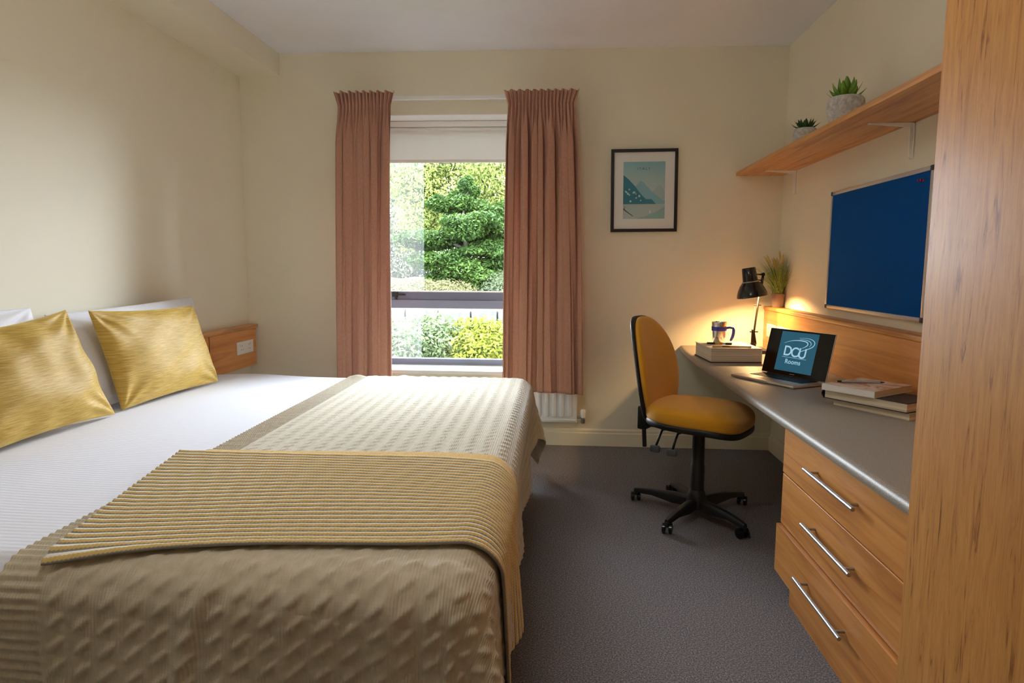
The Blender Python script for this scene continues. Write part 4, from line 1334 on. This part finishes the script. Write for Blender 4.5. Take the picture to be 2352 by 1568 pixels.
# ------------------------------------------------------------------ office chair
CH = (.697, 3.28, 0); CPHI = math.radians(-33)
ch = empty('office_chair', CH, 'yellow upholstered swivel chair with black five-star base at the desk', 'chair', rz=CPHI)
yel_m = new_mat('yellow chair fabric', srgb(222, 160, 36), .8, spec=.2, sheen=.3)
bump(yel_m, noise(yel_m, coords(yel_m), 900, 2), .3, .001)
def pl(nm, mb, mt, par=ch, **k): return mb.build(nm, mt, par, **k)
SZc = .532
def seat_fn(p):
    # waterfall front edge, slightly dished
    x, y, z = p
    z2 = z + (-.030 * max(0, (x - .08) / .17) ** 2 if x > .08 else 0) + .010 * max(0, -x / .24) ** 2 * (1 if z > 0 else .3)
    w = 1 - .10 * max(0, -x / .24)
    return Vector((x, y * w, z2 + SZc))
pl('seat', MB().superell(.240, .238, .054, .55, .62, 56, 24, c_low=.052, fn=seat_fn), yel_m, smooth=True)
def shell_fn(p):
    q = seat_fn(p); return Vector((q.x, q.y, q.z - .042))
pl('seat_shell', MB().superell(.240, .234, .030, .6, .62, 56, 20, fn=shell_fn), MT['black'], smooth=True)
# backrest: pad in local y-z, leaning back
def back_fn(off, grow=1.0):
    def f(p):
        x, y, z = p           # x thickness, y width, z height
        t = z / .262
        wy = 1 - .20 * max(0, t) ** 1.5 - .16 * max(0, -t) ** 2
        xx = x + .035 * (y / .21) ** 2 * (1.0) - .018 * math.cos(min(1.4, abs(t + .35)) * 1.6) * -1
        xx += -.032 * t - .016 * max(0, t) ** 2
        return Vector((-.262 + xx + off, y * wy, .728 + z))
    return f
pl('backrest', MB().superell(.032, .205, .262, .75, .80, 40, 32, fn=back_fn(.0)), yel_m, smooth=True)
pl('back_shell', MB().superell(.022, .207, .264, .6, .80, 40, 32, fn=back_fn(-.026)), MT['black'], smooth=True)
pl('back_bracket', MB().box((-.318, -.035, .41), (-.270, .035, .53), .008), MT['black'], auto=40)
pl('back_arm', MB().box((-.30, -.03, .430), (-.05, .03, .452), .006), MT['black'], auto=40)
pl('back_bar', MB().tube([(-.295, 0, .42), (-.288, 0, .315)], .011, 10), MT['black'], auto=40)
pl('mechanism', MB().box((-.10, -.075, .435), (.11, .075, .485), .012), MT['black'], auto=40)
for (x0, y0, x1, y1) in ((-.135, -.13, -.150, -.165), (-.045, -.15, -.055, -.185)):
    lv = pl('lever', MB().tube([(x0 + .02, y0 + .10, .455), (x0, y0, .450), (x0 - .004, y0 - .018, .425), (x1, y1, .375)], .006, 8), MT['black'], smooth=True)
    pl('paddle', MB().box((x1 - .028, y1 - .012, .345), (x1 + .022, y1 + .008, .380), .008), new_mat('grey lever paddle', (.10, .11, .12, 1), .35), lv, auto=40)
pl('gas_lift', MB().lathe([(.035, .10), (.034, .27), (.031, .275), (.031, .34), (.029, .46)], 24), MT['black'], auto=40)
pl('hub', MB().lathe([(.046, .055), (.050, .06), (.048, .11), (.036, .145), (.033, .15)], 24), MT['black'], auto=40)
RI = Matrix.Rotation(-CPHI, 4, 'Z')
for (dx, dy) in ((-.272, .215), (-.178, -.225), (.168, -.250), (.275, .195), (-.058, .345)):
    p = RI @ Vector((dx, dy, 0))
    d = p.normalized(); s = Vector((-d.y, d.x, 0)); R_ = p.length
    mb = MB(); vs = []; fs = []
    stn = [(.03, .104, .060, .024), (R_ * .35, .104, .052, .021), (R_ * .7, .092, .062, .017), (R_ * .95, .078, .054, .015), (R_ * 1.02, .072, .052, .011)]
    for (q, zt, zb, w) in stn:
        c = d * q
        for (k, z) in ((-1, zb), (-1, zt - .008), (-.6, zt), (.6, zt), (1, zt - .008), (1, zb)):
            vs.append(c + s * (w * k) + Vector((0, 0, z)))
    for i in range(len(stn) - 1):
        for k in range(6):
            k2 = (k + 1) % 6
            fs.append((i * 6 + k, i * 6 + k2, (i + 1) * 6 + k2, (i + 1) * 6 + k))
    fs.append(tuple(range(6))); fs.append(tuple((len(stn) - 1) * 6 + k for k in reversed(range(6))))
    pl('base_leg', mb.add(vs, fs), MT['black'], auto=45)
    # twin-wheel castor
    cm = Matrix.Translation(p) @ Matrix.Rotation(rnd.uniform(-.8, .8) + 2.4, 4, 'Z')
    ct_ = pl('castor', MB().box((-.012, -.007, .035), (.020, .007, .060), .003), MT['black'])
    ct_.matrix_local = cm
    for sd in (-1, 1):
        wo = MB().lathe([(.0, -.009), (.017, -.009), (.0245, -.006), (.0245, .006), (.017, .009), (.0, .009)], 24, Matrix.Translation((.012, sd * .016, .0247)) @ Matrix.Rotation(PI / 2, 4, 'X')).build('castor_wheel', MT['black_gloss'], ct_, auto=45)

# ------------------------------------------------------------------ added fill lamp, out of view above the frame
cl = empty('fill_pendant', (-.40, 1.25, ZC), 'round paper globe added as an unseen fill light above the view', 'light')
MB().superell(.18, .18, .17, 1.0, 1.0, 40, 24, fn=lambda p: p + Vector((0, 0, -.34))).build('fill_globe', emit('fill globe glow', (1, .95, .88, 1), FILL_RADIANCE), cl, smooth=True)
MB().tube([(0, 0, -.02), (0, 0, -.172)], .004, 8).build('flex', MT['white'], cl, smooth=True)
MB().lathe([(.05, -.0005), (.05, -.012), (.02, -.03), (.006, -.034)], 24).build('ceiling_rose', MT['white'], cl, auto=40)

# ------------------------------------------------------------------ outside the window
def leafcloud(centers, radii, n, size, seed, flat=0.35, droop=0.0, aspect=1.6):
    """many small leaf quads scattered near ellipsoid surfaces -> MB-like arrays"""
    r = np.random.RandomState(seed)
    k = r.randint(0, len(centers), n)
    C = np.array(centers)[k]; Rr = np.array(radii)[k]
    d = r.normal(size=(n, 3)); d /= np.linalg.norm(d, axis=1)[:, None]
    rad = r.uniform(.55, 1.05, (n, 1))
    P0 = C + d * Rr * rad
    P0[:, 2] -= droop * r.uniform(0, 1, n)
    nrm = d * (1 - flat) + np.array([0, 0, 1.0]) * flat + r.normal(size=(n, 3)) * .45
    nrm /= np.linalg.norm(nrm, axis=1)[:, None]
    t = np.cross(nrm, r.normal(size=(n, 3))); t /= np.linalg.norm(t, axis=1)[:, None] + 1e-9
    b = np.cross(nrm, t)
    s = size * r.uniform(.6, 1.3, (n, 1))
    q = np.stack([P0 - t * s * aspect * .5, P0 + b * s * .35, P0 + t * s * aspect * .5, P0 - b * s * .35], 1)
    return q.reshape(-1, 3)
def cloud_obj(name, V, mat, parent, root):
    n = len(V) // 4
    me = bpy.data.meshes.new(name)
    me.vertices.add(len(V)); me.vertices.foreach_set('co', V.astype(np.float32).ravel())
    me.loops.add(len(V)); me.loops.foreach_set('vertex_index', np.arange(len(V), dtype=np.int32))
    me.polygons.add(n)
    me.polygons.foreach_set('loop_start', np.arange(0, len(V), 4, dtype=np.int32))
    me.polygons.foreach_set('loop_total', np.full(n, 4, dtype=np.int32))
    me.update(calc_edges=True)
    me.materials.append(mat)
    o = bpy.data.objects.new(name, me); link(o, parent)
    if root: child(o, root)
    return o
def leaf_mat(name, c1, c2, trans=.3, scale=1.5):
    m = new_mat(name, c1, .7, spec=.1)
    f = noise(m, coords(m), scale, 4, .65)
    cc = ramp(m, f, [(.3, c1), (.7, c2)])
    L(m, cc, bsdf(m).inputs['Base Color'])
    nt = m.node_tree
    tl = nt.nodes.new('ShaderNodeBsdfTranslucent'); nt.links.new(cc, tl.inputs[0])
    mx = nt.nodes.new('ShaderNodeMixShader'); mx.inputs[0].default_value = trans
    nt.links.new(bsdf(m).outputs[0], mx.inputs[1]); nt.links.new(tl.outputs[0], mx.inputs[2])
    nt.links.new(mx.outputs[0], nt.nodes['Material Output'].inputs[0])
    return m
GZ = -0.15
gr_m = new_mat('lawn', (0.0370, 0.0666, 0.0148, 1), .9, spec=.05)
L(gr_m, ramp(gr_m, noise(gr_m, coords(gr_m), 4.0, 5, .7), [(.3, (0.0148, 0.0259, 0.0089, 1)), (.7, (0.0518, 0.0740, 0.0259, 1))]), bsdf(gr_m).inputs['Base Color'])
g_ = MB().box((-40, WY + WT + .02, GZ - .2), (40, 90, GZ)).build('ground', gr_m)
tag(g_, 'garden lawn beyond the window', 'ground', kind='structure')
pth_m = new_mat('pinkish paving', (0.1184, 0.0962, 0.0962, 1), .9, spec=.1)
L(pth_m, ramp(pth_m, noise(pth_m, coords(pth_m), 7.0, 4, .7), [(.3, (0.0252, 0.0207, 0.0222, 1)), (.7, (0.0392, 0.0318, 0.0333, 1))]), bsdf(pth_m).inputs['Base Color'])
p_ = MB().prism([(-30, 9.2, GZ), (30, 8.8, GZ), (30, 15.0, GZ), (-30, 15.6, GZ)], (0, 0, .02)).build('path', pth_m)
tag(p_, 'pale pinkish paved path outside the window', 'path', kind='structure')
# rising bank behind the path
bank_m = new_mat('bare soil bank', (0.0444, 0.0370, 0.0259, 1), 1.0, spec=.02)
L(bank_m, ramp(bank_m, noise(bank_m, coords(bank_m), 2.5, 5, .7), [(.3, (0.0259, 0.0259, 0.0133, 1)), (.55, (0.0629, 0.0503, 0.0370, 1)), (.75, (0.0407, 0.0629, 0.0222, 1))]), bsdf(bank_m).inputs['Base Color'])
xs = np.linspace(-25, 20, 90); ys = np.linspace(16.35, 34, 40)
X, Y = np.meshgrid(xs, ys, indexing='ij')
Z = GZ + .38 + .42 * np.clip((Y - 16.4) / 5, 0, 1) + .10 * np.sin(X * 1.1 + Y) * np.clip((Y - 16.4) / 2, 0, 1) + .06 * np.sin(X * 3.1)
o = grid_obj('bank', np.stack([X, Y, Z], -1), bank_m); solidify(o, .3)
tag(o, 'bare planted bank rising behind the garden wall', 'bank', kind='structure')

# low stone wall of separate blocks
gw = empty('garden_wall', (-4, 16.2, GZ), 'low pale stone block wall edging the path', 'wall')
st_m = new_mat('pale wall stone', (0.1628, 0.1554, 0.1480, 1), .9, spec=.1)
L(st_m, ramp(st_m, noise(st_m, coords(st_m), 5.0, 4, .7), [(.3, (0.0229, 0.0229, 0.0229, 1)), (.7, (0.0459, 0.0451, 0.0437, 1))]), bsdf(st_m).inputs['Base Color'])
r = random.Random(21)
bmesh_cache = [MB().box((0, 0, 0), (w_, .32, .30), .03).build('stone_block', st_m, gw, auto=40) for w_ in (.62, .78, .95)]
xw = -13.0; first = [True] * 3; wds = (.62, .78, .95)
while xw < 6:
    k = r.randrange(3)
    if first[k]: so = bmesh_cache[k]; first[k] = False
    else: so = bmesh_cache[k].copy(); link(so, gw)
    so.location = (xw + 4, r.uniform(-.03, .03), r.uniform(-.02, .03))
    xw += wds[k] + .03

# near shrubs under the window
def shrub(x, y, w, h, c1, c2, label, seed, group, n=11000, size=.034, root_name='garden_shrub'):
    t = empty(root_name, (x, y, GZ), label, 'shrub', group=group)
    r = random.Random(seed)
    cs = []; rs = []
    for k in range(7):
        cs.append((x + r.uniform(-.38, .38) * w, y + r.uniform(-.3, .3) * w, GZ + h * r.uniform(.35, .72))); rs.append((w * .30, w * .30, h * .30))
    cloud_obj('foliage', leafcloud(cs, rs, n, size, seed, .5), leaf_mat('shrub leaf', c1, c2, .35, 5.0), t, t)
    st = MB()
    for k in range(6):
        q = cs[k]
        st.tube([(x + r.uniform(-.05, .05), y + r.uniform(-.05, .05), GZ), (.5 * (x + q[0]), .5 * (y + q[1]), GZ + h * .3), q], [.014, .010, .005], 5)
    child(st.build('stems', new_mat('shrub stem', (.06, .045, .03, 1), .9), t, smooth=True), t)
    return t
ga, gb_, gc = (.16, .24, .03, 1), (.30, .34, .05, 1), (.13, .22, .07, 1)
shrub(-2.05, 6.9, 1.0, 1.0, (0.0466, 0.0733, 0.0200, 1), (0.0866, 0.1066, 0.0400, 1), 'pale green shrub at the left end below the window', 31, 'shrubs below the window')
shrub(-1.45, 6.6, .9, .93, (0.0437, 0.0703, 0.0266, 1), (0.0799, 0.0999, 0.0466, 1), 'grey-green shrub second from the left below the window', 32, 'shrubs below the window')
shrub(-0.80, 6.7, .9, .88, (0.0570, 0.0799, 0.0067, 1), (0.1132, 0.1199, 0.0096, 1), 'yellow-green shrub in the middle below the window', 33, 'shrubs below the window')
shrub(-0.15, 6.8, .9, .84, (0.0570, 0.0770, 0.0067, 1), (0.1199, 0.1236, 0.0133, 1), 'yellow-tipped shrub right of the middle below the window', 34, 'shrubs below the window')
shrub(0.55, 6.9, .9, .84, (0.0437, 0.0666, 0.0133, 1), (0.0932, 0.0999, 0.0237, 1), 'green shrub at the right end behind the curtain', 35, 'shrubs below the window')
shrub(-2.95, 6.9, 1.0, 1.0, (0.0466, 0.0733, 0.0200, 1), (0.0866, 0.1066, 0.0400, 1), 'pale shrub hidden behind the left curtain', 36, 'shrubs below the window')
# clipped mound hedge on the bank
shrub(-4.2, 18.3, 3.2, 1.15, (0.0333, 0.0333, 0.0118, 1), (0.0570, 0.0518, 0.0200, 1), 'low olive mounded hedge on the bank', 41, None, 14000, .055)
shrub(-1.6, 17.6, 1.0, .75, (0.0370, 0.0333, 0.0133, 1), (0.0570, 0.0370, 0.0200, 1), 'small russet shrub against the garden wall', 42, None, 6000, .05)
shrub(-1.0, 20.0, 2.4, 1.35, (0.0200, 0.0303, 0.0133, 1), (0.0437, 0.0533, 0.0266, 1), 'loose grey-green undergrowth at the right of the bank', 43, None, 14000, .055)

def tree(name, x, y, h, cw, label, mat, seed, layers, n, size, trunk_r, droop=0, flat=.6, spread=None, z0=.5, group='trees beyond the path', layer_t=.22):
    t = empty(name, (x, y, GZ + .4), label, 'tree', group=group)
    r = random.Random(seed)
    cs = []; rs = []
    tr = MB()
    tr.tube([(x, y, GZ + .3), (x + .08, y, GZ + h * .4), (x - .05, y, GZ + h * .75), (x, y, GZ + h * .97)], [trunk_r, trunk_r * .75, trunk_r * .4, trunk_r * .12], 8)
    for k in range(layers):
        f = k / (layers - 1)
        zz = GZ + z0 + (h - z0) * f
        rad = cw * (math.sin(PI * (.22 + .74 * f)) ** .7)
        nb = max(3, int(7 * rad / cw) + 1)
        for j in range(nb):
            a = r.uniform(0, 2 * PI); q = rad * r.uniform(.35, .95)
            c = (x + q * math.cos(a), y + q * math.sin(a) * .8, zz + r.uniform(-.25, .25))
            cs.append(c); rs.append((rad * r.uniform(.30, .48), rad * r.uniform(.30, .45), layer_t * r.uniform(.7, 1.4)))
            tr.tube([(x, y, zz - .35), (.5 * (x + c[0]), .5 * (y + c[1]), zz - .10), c], [trunk_r * .3, trunk_r * .2, trunk_r * .06], 5)
    cloud_obj('foliage', leafcloud(cs, rs, n, size, seed, flat, droop), mat, t, t)
    child(tr.build('trunk', new_mat('tree bark', (.05, .04, .035, 1), .95), t, smooth=True), t)
    return t
m_green = leaf_mat('fresh green leaf', (0.0081, 0.0207, 0.0037, 1), (0.0281, 0.0525, 0.0081, 1), .3, .9)
m_birch = leaf_mat('yellow birch leaf', (0.0548, 0.0755, 0.0141, 1), (0.1103, 0.1236, 0.0318, 1), .4, 1.2)
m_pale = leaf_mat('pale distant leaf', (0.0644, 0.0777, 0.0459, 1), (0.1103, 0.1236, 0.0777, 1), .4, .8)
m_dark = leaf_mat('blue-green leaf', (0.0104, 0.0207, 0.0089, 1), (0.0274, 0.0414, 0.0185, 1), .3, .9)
tree('layered_tree', -3.1, 22.0, 3.9, 2.0, 'dense fresh green layered tree filling the middle of the window', m_green, 51, 11, 90000, .085, .11, 0, .75, z0=.7)
tree('layered_tree', -0.6, 23.5, 4.6, 1.9, 'green layered tree at the right of the window view', m_green, 52, 10, 60000, .085, .11, 0, .75, z0=.9)
tree('birch_tree', -4.0, 26.0, 8.2, 2.8, 'yellow-green weeping birch above the layered tree', m_birch, 53, 11, 70000, .09, .12, .9, .2, z0=3.0, layer_t=.5)
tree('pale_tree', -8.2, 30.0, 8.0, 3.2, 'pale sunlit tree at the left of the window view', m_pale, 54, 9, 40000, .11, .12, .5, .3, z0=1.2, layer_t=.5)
tree('dark_tree', 0.8, 30.0, 8.0, 3.0, 'tall blue-green tree behind at the right', m_dark, 55, 9, 18000, .16, .14, .3, .3, z0=1.5, layer_t=.5)
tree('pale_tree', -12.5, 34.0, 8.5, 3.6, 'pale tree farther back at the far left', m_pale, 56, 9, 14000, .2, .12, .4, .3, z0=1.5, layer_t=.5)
tree('layered_tree', 4.2, 24.0, 5.0, 2.4, 'green tree hidden behind the right curtain', m_green, 57, 9, 14000, .16, .11, 0, .7, z0=.9)
